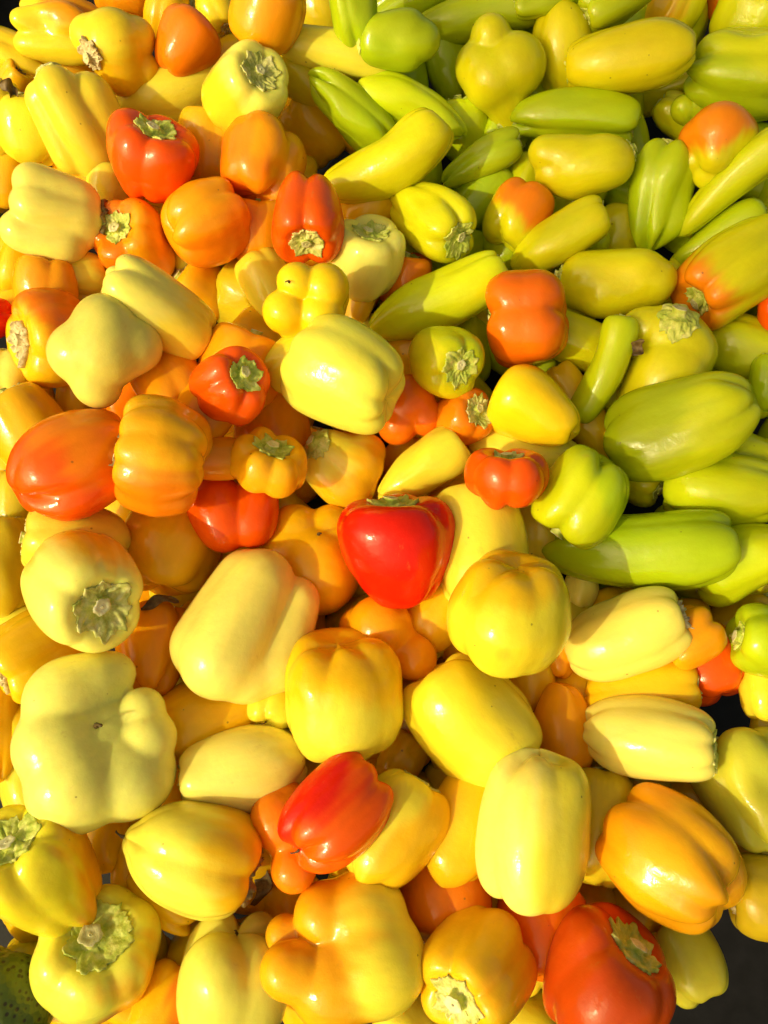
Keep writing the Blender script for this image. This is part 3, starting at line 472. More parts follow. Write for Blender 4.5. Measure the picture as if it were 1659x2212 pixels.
('bell_pepper', 'bell', (-0.1878, -0.0208, -0.0766), (0.4924, 0.84, 0.0187, -0.2272), 0.0536, 0.0463, (371, 247, 130), (0.13, 0.11, 0.11), 'YA', 'w', 1003, 'buried amber pepper between the tall cream bell and the huge cream bell', 'yellow peppers buried in the pile', {'low': 1}),
('bell_pepper', 'bell', (-0.1607, -0.0193, -0.0755), (0.3808, 0.6957, 0.3791, 0.4768), 0.0572, 0.0568, (330, 567, 464), (0.1, 0.12, 0.13), 'OY', 'w', 22925, 'buried dull yellow pepper between the tall cream bell and the red-orange two-lobed pepper', 'yellow peppers buried in the pile', {'low': 1}),
('bell_pepper', 'bell', (-0.1184, -0.0041, -0.0679), (0.05, -0.0952, -0.4847, -0.8681), 0.0581, 0.0473, (8, 264, 127), (0.12, 0.12, 0.12), 'YE', 'w', 24889, 'buried golden pepper between the red-orange two-lobed pepper and the tall cream bell', 'yellow peppers buried in the pile', {'low': 1}),
('bell_pepper', 'bell', (-0.0197, -0.0056, -0.0688), (0.2999, 0.5421, 0.4233, 0.6611), 0.0484, 0.0592, (429, 295, 191), (0.11, 0.11, 0.1), 'OY', 'w', 36479, 'buried dull yellow pepper between the glossy red heart-shaped pepper and the amber lobed pepper', 'yellow peppers buried in the pile', {'low': 1}),
('long_pepper', 'taper', (0.1926, -0.0229, -0.0761), (0.3604, 0.8755, -0.2915, -0.1364), 0.0639, 0.0356, (360, 263, 112), (0.1, 0.12, 0.1), 'LG', 'g', 32344, 'buried green pepper between the long cream pepper and the longest bright green pepper', 'green peppers buried in the pile', {'low': 1}),
('long_pepper', 'taper', (0.2477, -0.015, -0.0729), (0.5054, 0.447, 0.2082, 0.7081), 0.0522, 0.0436, (69, 307, 203), (0.13, 0.14, 0.13), 'OL', 'g', 60489, 'buried olive pepper between the small lobed amber pepper and the longest bright green pepper', 'green peppers buried in the pile', {'low': 1}),
('long_pepper', 'taper', (0.2889, -0.0096, -0.0724), (0.5921, 0.7047, -0.0293, 0.3898), 0.0546, 0.0396, (345, 254, 117), (0.11, 0.12, 0.1), 'OL', 'g', 46581, 'buried olive pepper between the light green bell and the small lobed amber pepper', 'green peppers buried in the pile', {'low': 1}),
('bell_pepper', 'bell', (-0.2777, -0.0583, -0.0856), (0.2698, 0.5117, 0.4061, 0.7074), 0.0413, 0.0596, (426, 317, 552), (0.13, 0.12, 0.1), 'CY', 'w', 16505, 'buried yellow pepper between the golden yellow bell and the huge cream bell', 'yellow peppers buried in the pile', {'low': 1}),
('bell_pepper', 'bell', (-0.1532, -0.0615, -0.0877), (0.2716, 0.1193, -0.3608, -0.8842), 0.0607, 0.0496, (358, 232, 123), (0.11, 0.14, 0.12), 'YA', 'w', 38091, 'buried amber pepper between the tall cream bell and the red-orange two-lobed pepper', 'yellow peppers buried in the pile', {'low': 1}),
('bell_pepper', 'bell', (-0.0739, -0.0537, -0.0864), (0.2408, 0.5183, 0.5162, 0.6379), 0.0572, 0.0492, (345, 245, 95), (0.13, 0.11, 0.12), 'YE', 'w', 61890, 'buried golden pepper between the tall cream bell and the upright yellow bell', 'yellow peppers buried in the pile', {'low': 1}),
('bell_pepper', 'bell', (-0.0171, -0.0545, -0.0873), (0.1408, 0.3749, 0.6434, 0.6524), 0.0513, 0.0594, (422, 310, 541), (0.11, 0.12, 0.13), 'OY', 'w', 19462, 'buried dull yellow pepper between the amber lobed pepper and the glossy red heart-shaped pepper', 'yellow peppers buried in the pile', {'low': 1}),
('bell_pepper', 'bell', (0.0239, -0.0611, -0.0879), (0.6081, 0.7446, 0.1145, 0.2505), 0.0539, 0.0543, (90, 336, 220), (0.12, 0.12, 0.12), 'CY', 'w', 14276, 'buried yellow pepper between the amber lobed pepper and the large lemon bell', 'yellow peppers buried in the pile', {'low': 1}),
('bell_pepper', 'bell', (0.0693, -0.0618, -0.0897), (0.3135, 0.533, 0.4865, 0.6172), 0.0614, 0.0509, (42, 295, 158), (0.12, 0.1, 0.1), 'YE', 'w', 58037, 'buried golden pepper between the large lemon bell and the amber lobed pepper', 'yellow peppers buried in the pile', {'low': 1}),
('bell_pepper', 'bell', (0.1472, -0.0561, -0.087), (0.1159, 0.3346, -0.4957, -0.7931), 0.0478, 0.0568, (320, 199, 95), (0.11, 0.12, 0.11), 'CY', 'w', 88823, 'buried yellow pepper between the large lemon bell and the long cream pepper', 'yellow peppers buried in the pile', {'low': 1}),
('bell_pepper', 'bell', (0.1859, -0.0512, -0.0862), (0.0291, -0.2353, 0.5962, 0.767), 0.0586, 0.0547, (426, 327, 198), (0.13, 0.13, 0.1), 'YE', 'w', 75094, 'buried golden pepper between the long cream pepper and the longest bright green pepper', 'yellow peppers buried in the pile', {'low': 1}),
('bell_pepper', 'bell', (0.2295, -0.056, -0.0864), (0.1924, -0.0351, 0.5, 0.8437), 0.0555, 0.051, (362, 241, 461), (0.12, 0.13, 0.1), 'YA', 'w', 36936, 'buried amber pepper between the small lobed amber pepper and the long cream pepper', 'yellow peppers buried in the pile', {'low': 1}),
('bell_pepper', 'bell', (0.2815, -0.0525, -0.0853), (0.3107, 0.7653, -0.4589, -0.3274), 0.055, 0.0448, (314, 198, 102), (0.12, 0.1, 0.13), 'YE', 'w', 64033, 'buried golden pepper between the light green bell and the small lobed amber pepper', 'yellow peppers buried in the pile', {'low': 1}),
('bell_pepper', 'bell', (-0.1423, -0.1014, -0.0998), (0.1836, 0.104, -0.6438, -0.7355), 0.0594, 0.0426, (351, 199, 100), (0.11, 0.12, 0.14), 'CY', 'w', 24819, 'buried yellow pepper between the huge cream bell and the tall cream bell', 'yellow peppers buried in the pile', {'low': 1}),
('bell_pepper', 'bell', (0.0246, -0.1014, -0.1008), (0.2465, 0.3278, -0.4853, -0.7722), 0.047, 0.0511, (339, 583, 478), (0.11, 0.12, 0.1), 'YE', 'w', 76245, 'buried golden pepper between the upright yellow bell and the amber lobed pepper', 'yellow peppers buried in the pile', {'low': 1}),
('bell_pepper', 'bell', (0.1489, -0.1009, -0.1002), (0.66, 0.6988, -0.2134, -0.1748), 0.062, 0.0535, (368, 247, 137), (0.1, 0.11, 0.12), 'YE', 'w', 89428, 'buried golden pepper between the long cream pepper and the large lemon bell', 'yellow peppers buried in the pile', {'low': 1}),
('bell_pepper', 'bell', (-0.2653, -0.1319, -0.1097), (0.6382, 0.4607, -0.1476, -0.5989), 0.0451, 0.0572, (409, 281, 158), (0.11, 0.11, 0.1), 'YE', 'w', 4460, 'buried golden pepper between the huge cream bell and the golden yellow bell', 'yellow peppers buried in the pile', {'low': 1}),
('bell_pepper', 'bell', (-0.0207, -0.14, -0.1141), (0.461, 0.3907, -0.3464, -0.7175), 0.0479, 0.0419, (22, 258, 142), (0.1, 0.13, 0.1), 'YE', 'w', 19926, 'buried golden pepper between the upright yellow bell and the glossy red bell', 'yellow peppers buried in the pile', {'low': 1}),
('bell_pepper', 'bell', (0.019, -0.1244, -0.1092), (0.4717, 0.8093, 0.23, 0.2638), 0.0572, 0.0475, (354, 576, 485), (0.12, 0.11, 0.1), 'YA', 'w', 60221, 'buried amber pepper between the upright yellow bell and the glossy red bell', 'yellow peppers buried in the pile', {'low': 1}),
('bell_pepper', 'bell', (0.06, -0.135, -0.1137), (0.4417, 0.6472, -0.4115, -0.4654), 0.0537, 0.0554, (361, 268, 482), (0.11, 0.1, 0.14), 'OY', 'w', 34714, 'buried dull yellow pepper between the upright yellow bell and the glossy red bell', 'yellow peppers buried in the pile', {'low': 1}),
('bell_pepper', 'bell', (-0.2661, -0.1602, -0.1214), (0.2046, -0.0596, -0.6446, -0.7342), 0.0571, 0.0452, (426, 321, 204), (0.11, 0.13, 0.11), 'CY', 'w', 36368, 'buried yellow pepper between the huge cream bell and the golden yellow bell', 'yellow peppers buried in the pile', {'low': 1}),
('bell_pepper', 'bell', (-0.187, -0.1718, -0.1249), (0.6024, 0.7488, -0.0491, -0.2722), 0.0425, 0.0472, (429, 289, 517), (0.13, 0.14, 0.11), 'YE', 'w', 43059, 'buried golden pepper between the huge cream bell and the yellow bell', 'yellow peppers buried in the pile', {'low': 1}),
('bell_pepper', 'bell', (-0.1437, -0.1783, -0.125), (0.7255, 0.6458, -0.0163, -0.2373), 0.0512, 0.0583, (77, 291, 170), (0.11, 0.11, 0.13), 'YE', 'w', 12314, 'buried golden pepper between the huge cream bell and the orange lobed pepper', 'yellow peppers buried in the pile', {'low': 1}),
('bell_pepper', 'bell', (-0.0675, -0.1606, -0.122), (0.5079, 0.673, 0.3666, 0.3934), 0.0566, 0.0529, (63, 313, 200), (0.11, 0.13, 0.13), 'CY', 'w', 36329, 'buried yellow pepper between the glossy red bell and the upright yellow bell', 'yellow peppers buried in the pile', {'low': 1}),
('bell_pepper', 'bell', (-0.0165, -0.1668, -0.1215), (0.4607, 0.6118, -0.4159, -0.4905), 0.0602, 0.0461, (376, 282, 514), (0.11, 0.1, 0.11), 'YE', 'w', 73964, 'buried golden pepper between the upright yellow bell and the orange lobed pepper', 'yellow peppers buried in the pile', {'low': 1}),
('bell_pepper', 'bell', (0.0219, -0.1726, -0.1256), (0.2783, 0.5352, -0.6117, -0.5118), 0.0547, 0.0403, (84, 295, 192), (0.12, 0.11, 0.13), 'OY', 'w', 29006, 'buried dull yellow pepper between the glossy red bell and the upright yellow bell', 'yellow peppers buried in the pile', {'low': 1}),
('bell_pepper', 'bell', (0.0558, -0.1742, -0.1265), (0.0308, -0.035, 0.6385, 0.7682), 0.0529, 0.0539, (334, 208, 91), (0.11, 0.14, 0.1), 'CY', 'w', 67361, 'buried yellow pepper between the glossy red bell and the tall smooth cream pepper', 'yellow peppers buried in the pile', {'low': 1}),
('bell_pepper', 'bell', (0.1528, -0.1618, -0.1195), (0.5682, 0.8138, -0.0791, 0.0929), 0.0522, 0.0453, (446, 327, 543), (0.14, 0.13, 0.1), 'YE', 'w', 77186, 'buried golden pepper between the tall smooth cream pepper and the plump amber bell', 'yellow peppers buried in the pile', {'low': 1}),
('bell_pepper', 'bell', (0.1915, -0.167, -0.1219), (0.5338, 0.8257, -0.0292, 0.18), 0.0466, 0.0489, (450, 338, 572), (0.13, 0.11, 0.12), 'CY', 'w', 56944, 'buried yellow pepper between the plump amber bell and the pale olive pepper', 'yellow peppers buried in the pile', {'low': 1}),
('bell_pepper', 'bell', (0.2263, -0.1752, -0.125), (0.608, 0.7461, 0.0118, 0.2711), 0.0409, 0.0577, (351, 215, 452), (0.1, 0.11, 0.11), 'YE', 'w', 41733, 'buried golden pepper between the plump amber bell and the pale olive pepper', 'yellow peppers buried in the pile', {'low': 1}),
('bell_pepper', 'bell', (-0.0963, -0.2145, -0.137), (0.2689, 0.394, 0.5891, 0.6523), 0.0446, 0.0443, (449, 359, 220), (0.11, 0.12, 0.11), 'YA', 'w', 97721, 'buried amber pepper between the orange lobed pepper and the glossy red bell', 'yellow peppers buried in the pile', {'low': 1}),
('bell_pepper', 'bell', (-0.0263, -0.2106, -0.1349), (0.6039, 0.4859, 0.3262, 0.5411), 0.0505, 0.0373, (62, 275, 183), (0.11, 0.13, 0.12), 'YE', 'w', 67353, 'buried golden pepper between the large golden pepper and the glossy red bell', 'yellow peppers buried in the pile', {'low': 1}),
('bell_pepper', 'bell', (0.255, -0.2079, -0.1358), (0.4724, 0.4849, 0.4655, 0.5702), 0.0472, 0.0452, (82, 286, 188), (0.13, 0.1, 0.13), 'YE', 'w', 42027, 'buried golden pepper between the plump amber bell and the pale green pepper', 'yellow peppers buried in the pile', {'low': 1}),
('bell_pepper', 'bell', (-0.2601, -0.2437, -0.1464), (0.1398, 0.4153, 0.6614, 0.6088), 0.0341, 0.0552, (368, 247, 488), (0.11, 0.12, 0.11), 'YE', 'w', 92320, 'buried golden pepper between the yellow bell and the huge cream bell', 'yellow peppers buried in the pile', {'low': 1}),
('bell_pepper', 'bell', (-0.0944, -0.234, -0.1454), (0.4362, 0.6199, 0.5001, 0.4187), 0.0581, 0.0364, (37, 285, 144), (0.13, 0.13, 0.11), 'YE', 'w', 91202, 'buried golden pepper between the pale greenish cream bell and the large golden pepper', 'yellow peppers buried in the pile', {'low': 1}),
('bell_pepper', 'bell', (-0.067, -0.2473, -0.15), (0.6847, 0.719, 0.1093, 0.047), 0.0485, 0.0489, (395, 278, 152), (0.13, 0.13, 0.11), 'YA', 'w', 293, 'buried amber pepper between the large golden pepper and the orange lobed pepper', 'yellow peppers buried in the pile', {'low': 1}),
('bell_pepper', 'bell', (-0.0152, -0.2347, -0.1453), (0.3284, 0.4899, -0.6243, -0.5123), 0.0521, 0.0416, (358, 607, 467), (0.1, 0.12, 0.13), 'OY', 'w', 87834, 'buried dull yellow pepper between the large golden pepper and the glossy red bell', 'yellow peppers buried in the pile', {'low': 1}),
('bell_pepper', 'bell', (0.0612, -0.2392, -0.1449), (0.4594, 0.5832, -0.4881, -0.459), 0.058, 0.041, (344, 240, 463), (0.12, 0.13, 0.11), 'OY', 'w', 14647, 'buried dull yellow pepper between the golden orange bell and the tall smooth cream pepper', 'yellow peppers buried in the pile', {'low': 1}),
('bell_pepper', 'bell', (0.1447, -0.2437, -0.1491), (0.1827, 0.4176, -0.7007, -0.5488), 0.0469, 0.0494, (46, 271, 138), (0.11, 0.11, 0.14), 'YA', 'w', 4376, 'buried amber pepper between the plump amber bell and the tall smooth cream pepper', 'yellow peppers buried in the pile', {'low': 1}),
('bell_pepper', 'bell', (0.1806, -0.2504, -0.1507), (0.1603, -0.0012, 0.8031, 0.5738), 0.0371, 0.0512, (448, 303, 191), (0.1, 0.11, 0.11), 'YE', 'w', 92019, 'buried golden pepper between the plump amber bell and the tall smooth cream pepper', 'yellow peppers buried in the pile', {'low': 1}),
('bell_pepper', 'bell', (-0.2515, -0.2814, -0.1595), (0.5003, 0.8156, 0.2902, -0.0142), 0.0397, 0.0418, (389, 249, 496), (0.13, 0.1, 0.12), 'OY', 'w', 24406, 'buried dull yellow pepper between the yellow bell and the huge cream bell', 'yellow peppers buried in the pile', {'low': 1}),
('bell_pepper', 'bell', (-0.1771, -0.2773, -0.1597), (0.7243, 0.6435, -0.0398, -0.2444), 0.0406, 0.0502, (60, 292, 177), (0.11, 0.13, 0.11), 'CY', 'w', 68286, 'buried yellow pepper between the yellow bell and the pale greenish cream bell', 'yellow peppers buried in the pile', {'low': 1}),
('bell_pepper', 'bell', (-0.1306, -0.2769, -0.1584), (0.2014, 0.3041, 0.6177, 0.6968), 0.0448, 0.0478, (437, 306, 195), (0.1, 0.11, 0.1), 'OY', 'w', 70200, 'buried dull yellow pepper between the pale greenish cream bell and the yellow bell', 'yellow peppers buried in the pile', {'low': 1}),
('bell_pepper', 'bell', (-0.0993, -0.2749, -0.1588), (0.1251, -0.0068, -0.5183, -0.846), 0.0418, 0.0431, (397, 269, 172), (0.13, 0.12, 0.1), 'YE', 'w', 12980, 'buried golden pepper between the pale greenish cream bell and the orange lobed pepper', 'yellow peppers buried in the pile', {'low': 1}),
('bell_pepper', 'bell', (0.1008, -0.2778, -0.158), (0.0909, 0.1952, -0.6624, -0.7175), 0.0443, 0.0462, (347, 236, 105), (0.11, 0.12, 0.13), 'OY', 'w', 4544, 'buried dull yellow pepper between the golden orange bell and the pale green pepper', 'yellow peppers buried in the pile', {'low': 1}),
('bell_pepper', 'bell', (-0.2122, -0.3056, -0.169), (0.4974, 0.4707, 0.495, 0.5348), 0.0536, 0.0319, (448, 325, 587), (0.11, 0.1, 0.1), 'YE', 'w', 89882, 'buried golden pepper between the yellow bell and the pale greenish cream bell', 'yellow peppers buried in the pile', {'low': 1}),
('bell_pepper', 'bell', (-0.1804, -0.3036, -0.1687), (0.4892, 0.6268, 0.5071, 0.3326), 0.0553, 0.0313, (361, 251, 113), (0.1, 0.11, 0.11), 'YE', 'w', 69274, 'buried golden pepper between the yellow bell and the large golden pepper', 'yellow peppers buried in the pile', {'low': 1}),
('bell_pepper', 'bell', (-0.0514, -0.303, -0.166), (0.0708, 0.0202, -0.7394, -0.6692), 0.0358, 0.0493, (42, 300, 153), (0.13, 0.11, 0.11), 'YA', 'w', 52432, 'buried amber pepper between the pale greenish cream bell and the large golden pepper', 'yellow peppers buried in the pile', {'low': 1}),
('bell_pepper', 'bell', (0.0146, -0.3173, -0.1704), (0.3256, 0.3188, -0.6287, -0.6301), 0.0394, 0.0422, (441, 337, 542), (0.12, 0.11, 0.11), 'CY', 'w', 15326, 'buried yellow pepper between the large golden pepper and the golden orange bell', 'yellow peppers buried in the pile', {'low': 1}),
('bell_pepper', 'bell', (0.0998, -0.3149, -0.1708), (0.3613, 0.4153, -0.6043, -0.576), 0.0488, 0.0436, (412, 315, 163), (0.12, 0.11, 0.11), 'OY', 'w', 33512, 'buried dull yellow pepper between the golden orange bell and the large golden pepper', 'yellow peppers buried in the pile', {'low': 1}),
('sweet_pepper', 'oval', (-0.0579, 0.4968, 0.1063), (0.0829, 0.2258, -0.2043, -0.9489), 0.0552, 0.0496, (332, 557, 451), (0.09, 0.11, 0.09), 'OY', 'w', 57460, 'shaded olive yellow pepper at the top between amber and light green peppers', 'yellow and cream peppers in the pile', {}),
('bell_pepper', 'bell', (-0.334, 0.4245, 0.1004), (0.2182, 0.5244, -0.1964, -0.7992), 0.071, 0.0424, (50, -30, 150), (0.22, 0.23, 0.24), 'LY', 'w', 28474, 'pale lemon pepper with a knobbly end at the left edge', 'yellow and cream peppers in the pile', {'bumps': [(0.15, 0.35, -0.93, 0.16, 0.2), (-0.03, 0.75, -0.66, -0.12, 0.2)]}),
('bell_pepper', 'bell', (-0.0712, 0.3925, 0.1046), (0.156, 0.4527, -0.1949, -0.856), 0.0545, 0.0448, (340, 207, 462), (0.22, 0.18, 0.17), 'OY', 'w', 35371, 'shaded lumpy olive yellow pepper right of the cream bell with faded calyx', 'yellow and cream peppers in the pile', {}),
('bell_pepper', 'bell', (0.0382, -0.0572, -0.0532), (0.1685, 0.2041, 0.5155, 0.815), 0.0496, 0.0455, (361, 240, 466), (0.11, 0.09, 0.08), 'YE', 'w', 43079, 'golden pepper in the gap below the glossy red heart-shaped one', 'yellow and cream peppers in the pile', {}),
('bell_pepper', 'bell', (-0.2453, 0.5028, 0.1162), (0.132, -0.0928, -0.3837, -0.9093), 0.0461, 0.0574, (409, 295, 218, 113), (0.13, 0.14, 0.15, 0.15), 'AM', 'w', 55967, 'amber pepper peeking in at the top edge behind the lemon bell', 'red and orange peppers in the pile', {}),
('sweet_pepper', 'oval', (0.2803, 0.3889, 0.075), (0.1392, -0.125, 0.2721, 0.9439), 0.0268, 0.0316, (87, 350, 229), (0.19, 0.24, 0.22), 'YG', 'g', 72336, 'small green knob of a pepper left of the orange-topped one', 'green and olive peppers in the pile', {'lump': 1.7}),
('bell_pepper', 'bell', (-0.0147, 0.2852, 0.0506), (0.0718, 0.2533, 0.303, 0.9159), 0.0623, 0.0565, (396, 269, 523), (0.1, 0.1, 0.09), 'YE', 'w', 62879, 'deep shaded amber pepper under the curved mustard one', 'yellow and cream peppers in the pile', {}),
('bell_pepper', 'bell', (-0.3397, 0.3284, 0.0459), (0.1723, -0.1426, -0.3075, -0.9249), 0.0527, 0.0462, (335, 207, 453), (0.09, 0.09, 0.1), 'YE', 'w', 70696, 'deep golden pepper at the left edge above the folded cream bell', 'yellow and cream peppers in the pile', {}),
('bell_pepper', 'bell', (-0.2882, 0.4337, 0.1206), (0.1614, 0.6467, -0.1845, -0.7223), 0.0763, 0.0545, (80, 10, -60, 170), (0.26, 0.25, 0.28, 0.26), 'LY', 'b', 32999, 'lumpy lemon bell pepper in the top left corner by the black crate', 'yellow and cream peppers in the pile', {'blush': ('AM', (-0.63, -0.09, -0.77), 0.35), 'bumps': [(-0.81, 0.52, -0.27, 0.16, 0.35), (-0.16, 0.94, 0.3, -0.22, 0.25), (0.87, 0.32, -0.37, 0.12, 0.3), (0.02, 0.62, 0.78, 0.06, 0.3)]}),
('long_pepper', 'taper', (0.0235, 0.4945, 0.117), (0.1301, 0.5516, 0.1675, 0.8067), 0.0935, 0.0422, (388, 264, 500), (0.19, 0.17, 0.17), 'LG', 'g', 21994, 'light green pepper cut off by the top edge above the green stubby one', 'green and olive peppers in the pile', {'bend': -0.10947418495604094, 'lump': 1.7}),
('bell_pepper', 'bell', (-0.3437, 0.4056, 0.085), (0.0298, 0.3967, 0.0256, 0.9171), 0.0549, 0.0315, (49, 290, 166), (0.14, 0.13, 0.12), 'YE', 'x', 79252, 'small yellow pepper with a shrivelled brown calyx at the left edge', 'yellow and cream peppers in the pile', {}),
('sweet_pepper', 'oval', (-0.0431, 0.3909, 0.124), (0.1622, 0.7485, 0.1731, 0.6193), 0.1044, 0.0397, (40, -70), (0.11, 0.14), 'CY', 'w', 21520, 'creamy yellow pepper lying sideways above the green peppers near the top', 'yellow and cream peppers in the pile', {}),
('long_pepper', 'taper', (0.2863, 0.2457, 0.0386), (0.3151, 0.3895, 0.1978, 0.8426), 0.0855, 0.0386, (356, 219, 472), (0.15, 0.13, 0.12), 'LG', 'g', 88303, 'green pepper lying in shade under the long slim yellow-green one', 'green and olive peppers in the pile', {'bend': -0.22300244697097282, 'lump': 1.7}),
('bell_pepper', 'bell', (0.2388, -0.0913, -0.0658), (0.0558, -0.2831, 0.6419, 0.7105), 0.0543, 0.0564, (414, 292, 531), (0.15, 0.14, 0.12), 'RO', 'w', 57091, 'shaded red-orange pepper beside the dark gap at the right', 'red and orange peppers in the pile', {}),
('bell_pepper', 'bell', (0.1124, -0.0996, -0.0877), (0.0872, -0.0367, 0.5734, 0.8138), 0.0414, 0.0364, (87, 331, 201), (0.1, 0.11, 0.08), 'YE', 'w', 84870, 'golden pepper in the gap under the large lemon bell', 'yellow and cream peppers in the pile', {}),
('bell_pepper', 'bell', (0.0132, -0.1528, -0.1004), (0.1693, 0.2005, 0.59, 0.7636), 0.0388, 0.0339, (346, 581, 452), (0.1, 0.1, 0.09), 'YE', 'w', 35044, 'shaded golden pepper in the gap between two yellow bells', 'yellow and cream peppers in the pile', {}),
('sweet_pepper', 'oval', (-0.3102, 0.228, 0.0342), (0.0785, -0.3633, -0.3821, -0.8461), 0.0498, 0.0357, (425, 303, 187), (0.09, 0.08, 0.08), 'YE', 'w', 91091, 'deep yellow pepper at the left edge below the folded cream bell', 'yellow and cream peppers in the pile', {}),
('sweet_pepper', 'oval', (-0.2572, 0.216, 0.0328), (0.1433, 0.7281, 0.355, 0.5687), 0.0437, 0.0368, (39, 290, 177), (0.09, 0.09, 0.08), 'CY', 'w', 47693, 'creamy pepper underside below the folded cream bell', 'yellow and cream peppers in the pile', {}),
('sweet_pepper', 'oval', (-0.1538, 0.4753, 0.12), (0.4341, 0.8735, 0.0783, 0.2058), 0.04, 0.0354, (351, 241, 472), (0.11, 0.11, 0.08), 'LY', 'b', 60577, 'narrow yellow pepper with dry calyx squeezed beside the amber pepper at the top', 'yellow and cream peppers in the pile', {}),
('long_pepper', 'taper', (-0.0257, 0.3998, 0.1538), (0.029, 0.0729, -0.2567, -0.9633), 0.07, 0.0414, (10, 130), (0.21, 0.2), 'LG', 'g', 22545, 'light green long pepper pointing down at the top edge', 'green and olive peppers in the pile', {'bend': -0.21403243601482275, 'lump': 1.7}),
('bell_pepper', 'bell', (-0.0227, 0.185, 0.0231), (0.0817, 0.2507, 0.3602, 0.8948), 0.0332, 0.0252, (322, 571, 461), (0.11, 0.1, 0.1), 'YE', 'w', 65533, 'small golden pepper piece right of the yellow four-lobed one', 'yellow and cream peppers in the pile', {}),
('bell_pepper', 'bell', (-0.1038, 0.2491, 0.0489), (0.0617, -0.0497, -0.327, -0.9417), 0.0541, 0.0527, (369, 277, 130), (0.1, 0.11, 0.11), 'AM', 'w', 46185, 'deep amber pepper left of the red-orange two-lobed bell', 'red and orange peppers in the pile', {}),
('sweet_pepper', 'oval', (-0.1946, 0.4017, 0.0826), (0.0702, 0.6221, 0.2712, 0.7311), 0.1046, 0.0601, (81, 329, 200), (0.13, 0.13, 0.12), 'CY', 'w', 4577, 'lemon pepper lying behind the red-orange bell and below the orange ones', 'yellow and cream peppers in the pile', {}),
('sweet_pepper', 'oval', (0.3194, 0.4939, 0.1144), (0.1459, -0.1434, 0.2285, 0.9518), 0.029, 0.0282, (359, 251, 468), (0.08, 0.09, 0.11), 'DO', 'w', 72654, 'dark orange sliver of a pepper at the top right edge', 'red and orange peppers in the pile', {}),
('bell_pepper', 'bell', (0.1536, -0.0326, -0.0633), (0.1118, -0.055, 0.5228, 0.8433), 0.0276, 0.0252, (450, 335, 564), (0.07, 0.08, 0.06), 'CR', 'w', 33459, 'small cream pepper end under the longest bright green pepper', 'yellow and cream peppers in the pile', {}),
('sweet_pepper', 'oval', (-0.283, -0.1301, -0.0854), (0.2117, -0.0856, -0.572, -0.7878), 0.0817, 0.0259, (349, 248, 471), (0.09, 0.08, 0.07), 'YE', 'w', 68239, 'golden sliver of a pepper at the left edge beside the huge cream bell', 'yellow and cream peppers in the pile', {}),
('bell_pepper', 'bell', (-0.1979, -0.2092, -0.1123), (0.1635, -0.0531, -0.6335, -0.7544), 0.0379, 0.0353, (438, 316, 579), (0.1, 0.1, 0.09), 'YE', 'w', 38695, 'dull golden pepper in the gap under the huge cream bell', 'yellow and cream peppers in the pile', {}),
('bell_pepper', 'bell', (0.0438, -0.2418, -0.1171), (0.0139, 0.0768, -0.7331, -0.6756), 0.0568, 0.0635, (358, 260, 138), (0.13, 0.12, 0.15), 'DO', 'w', 90111, 'shaded dark orange pepper under the golden one, bottom centre', 'red and orange peppers in the pile', {}),
('bell_pepper', 'bell', (-0.2598, 0.1224, -0.017), (0.1595, -0.103, -0.4171, -0.8888), 0.0342, 0.027, (42, 309, 182), (0.1, 0.09, 0.09), 'LY', 'w', 30076, 'small yellow-green pepper piece above the large long orange one', 'yellow and cream peppers in the pile', {}),
('bell_pepper', 'bell', (-0.2395, 0.2963, 0.0582), (0.1301, -0.1083, -0.308, -0.9362), 0.0418, 0.039, (330, 200, 455), (0.1, 0.1, 0.09), 'CY', 'w', 96410, 'yellow pepper in shade under the red-orange bell with green calyx', 'yellow and cream peppers in the pile', {}),
('sweet_pepper', 'oval', (-0.3365, 0.3457, 0.0908), (0.1731, -0.1518, -0.2806, -0.9318), 0.0645, 0.0444, (438, 314, 540), (0.11, 0.11, 0.1), 'LY', 'w', 7432, 'yellow pepper cut off by the left edge beside two ribbed bells', 'yellow and cream peppers in the pile', {}),
('sweet_pepper', 'oval', (-0.2004, 0.4692, 0.1188), (0.0768, -0.1801, -0.2317, -0.9529), 0.0583, 0.0402, (20, -100, 140), (0.15, 0.14, 0.15), 'YE', 'w', 18619, 'upright golden pepper at the top edge left of the shaded dark orange one', 'yellow and cream peppers in the pile', {}),
('long_pepper', 'taper', (0.0893, 0.4621, 0.1219), (0.1738, 0.5919, 0.1387, 0.7747), 0.1359, 0.043, (60, -100), (0.08, 0.1), 'LG', 'g', 11526, 'broad light green pepper lying along the top edge', 'green and olive peppers in the pile', {'bend': 0.12816093808888437, 'lump': 1.7}),
('bell_pepper', 'bell', (0.1148, 0.2685, 0.0503), (0.1106, 0.2145, 0.4468, 0.8615), 0.0543, 0.054, (29, 262, 178), (0.15, 0.12, 0.14), 'OR', 'w', 24151, 'shaded orange pepper with an olive lower end among the green ones', 'red and orange peppers in the pile', {'blush': ('OL', (0.25, -0.16, -0.95), 0.55)}),
('long_pepper', 'pear', (0.1626, 0.4262, 0.1053), (0.2421, 0.9601, -0.071, 0.1209), 0.0808, 0.0554, (81, 311, 203), (0.08, 0.09, 0.08), 'OL', 'g', 51953, 'olive pear shaped pepper standing behind the plump olive green oval one', 'green and olive peppers in the pile', {}),
('bell_pepper', 'bell', (0.3411, 0.4624, 0.1163), (0.2151, 0.0967, 0.1877, 0.9535), 0.0534, 0.072, (369, 240, 130), (0.11, 0.13, 0.11), 'YG', 'g', 6214, 'olive green bell in the top right corner', 'green and olive peppers in the pile', {}),
('bell_pepper', 'bell', (0.1089, -0.2641, -0.1228), (0.0994, -0.0175, 0.7392, 0.6659), 0.0569, 0.0654, (333, 241, 117), (0.11, 0.09, 0.09), 'OD', 'w', 78103, 'shaded orange pepper under the tall smooth cream one', 'red and orange peppers in the pile', {}),
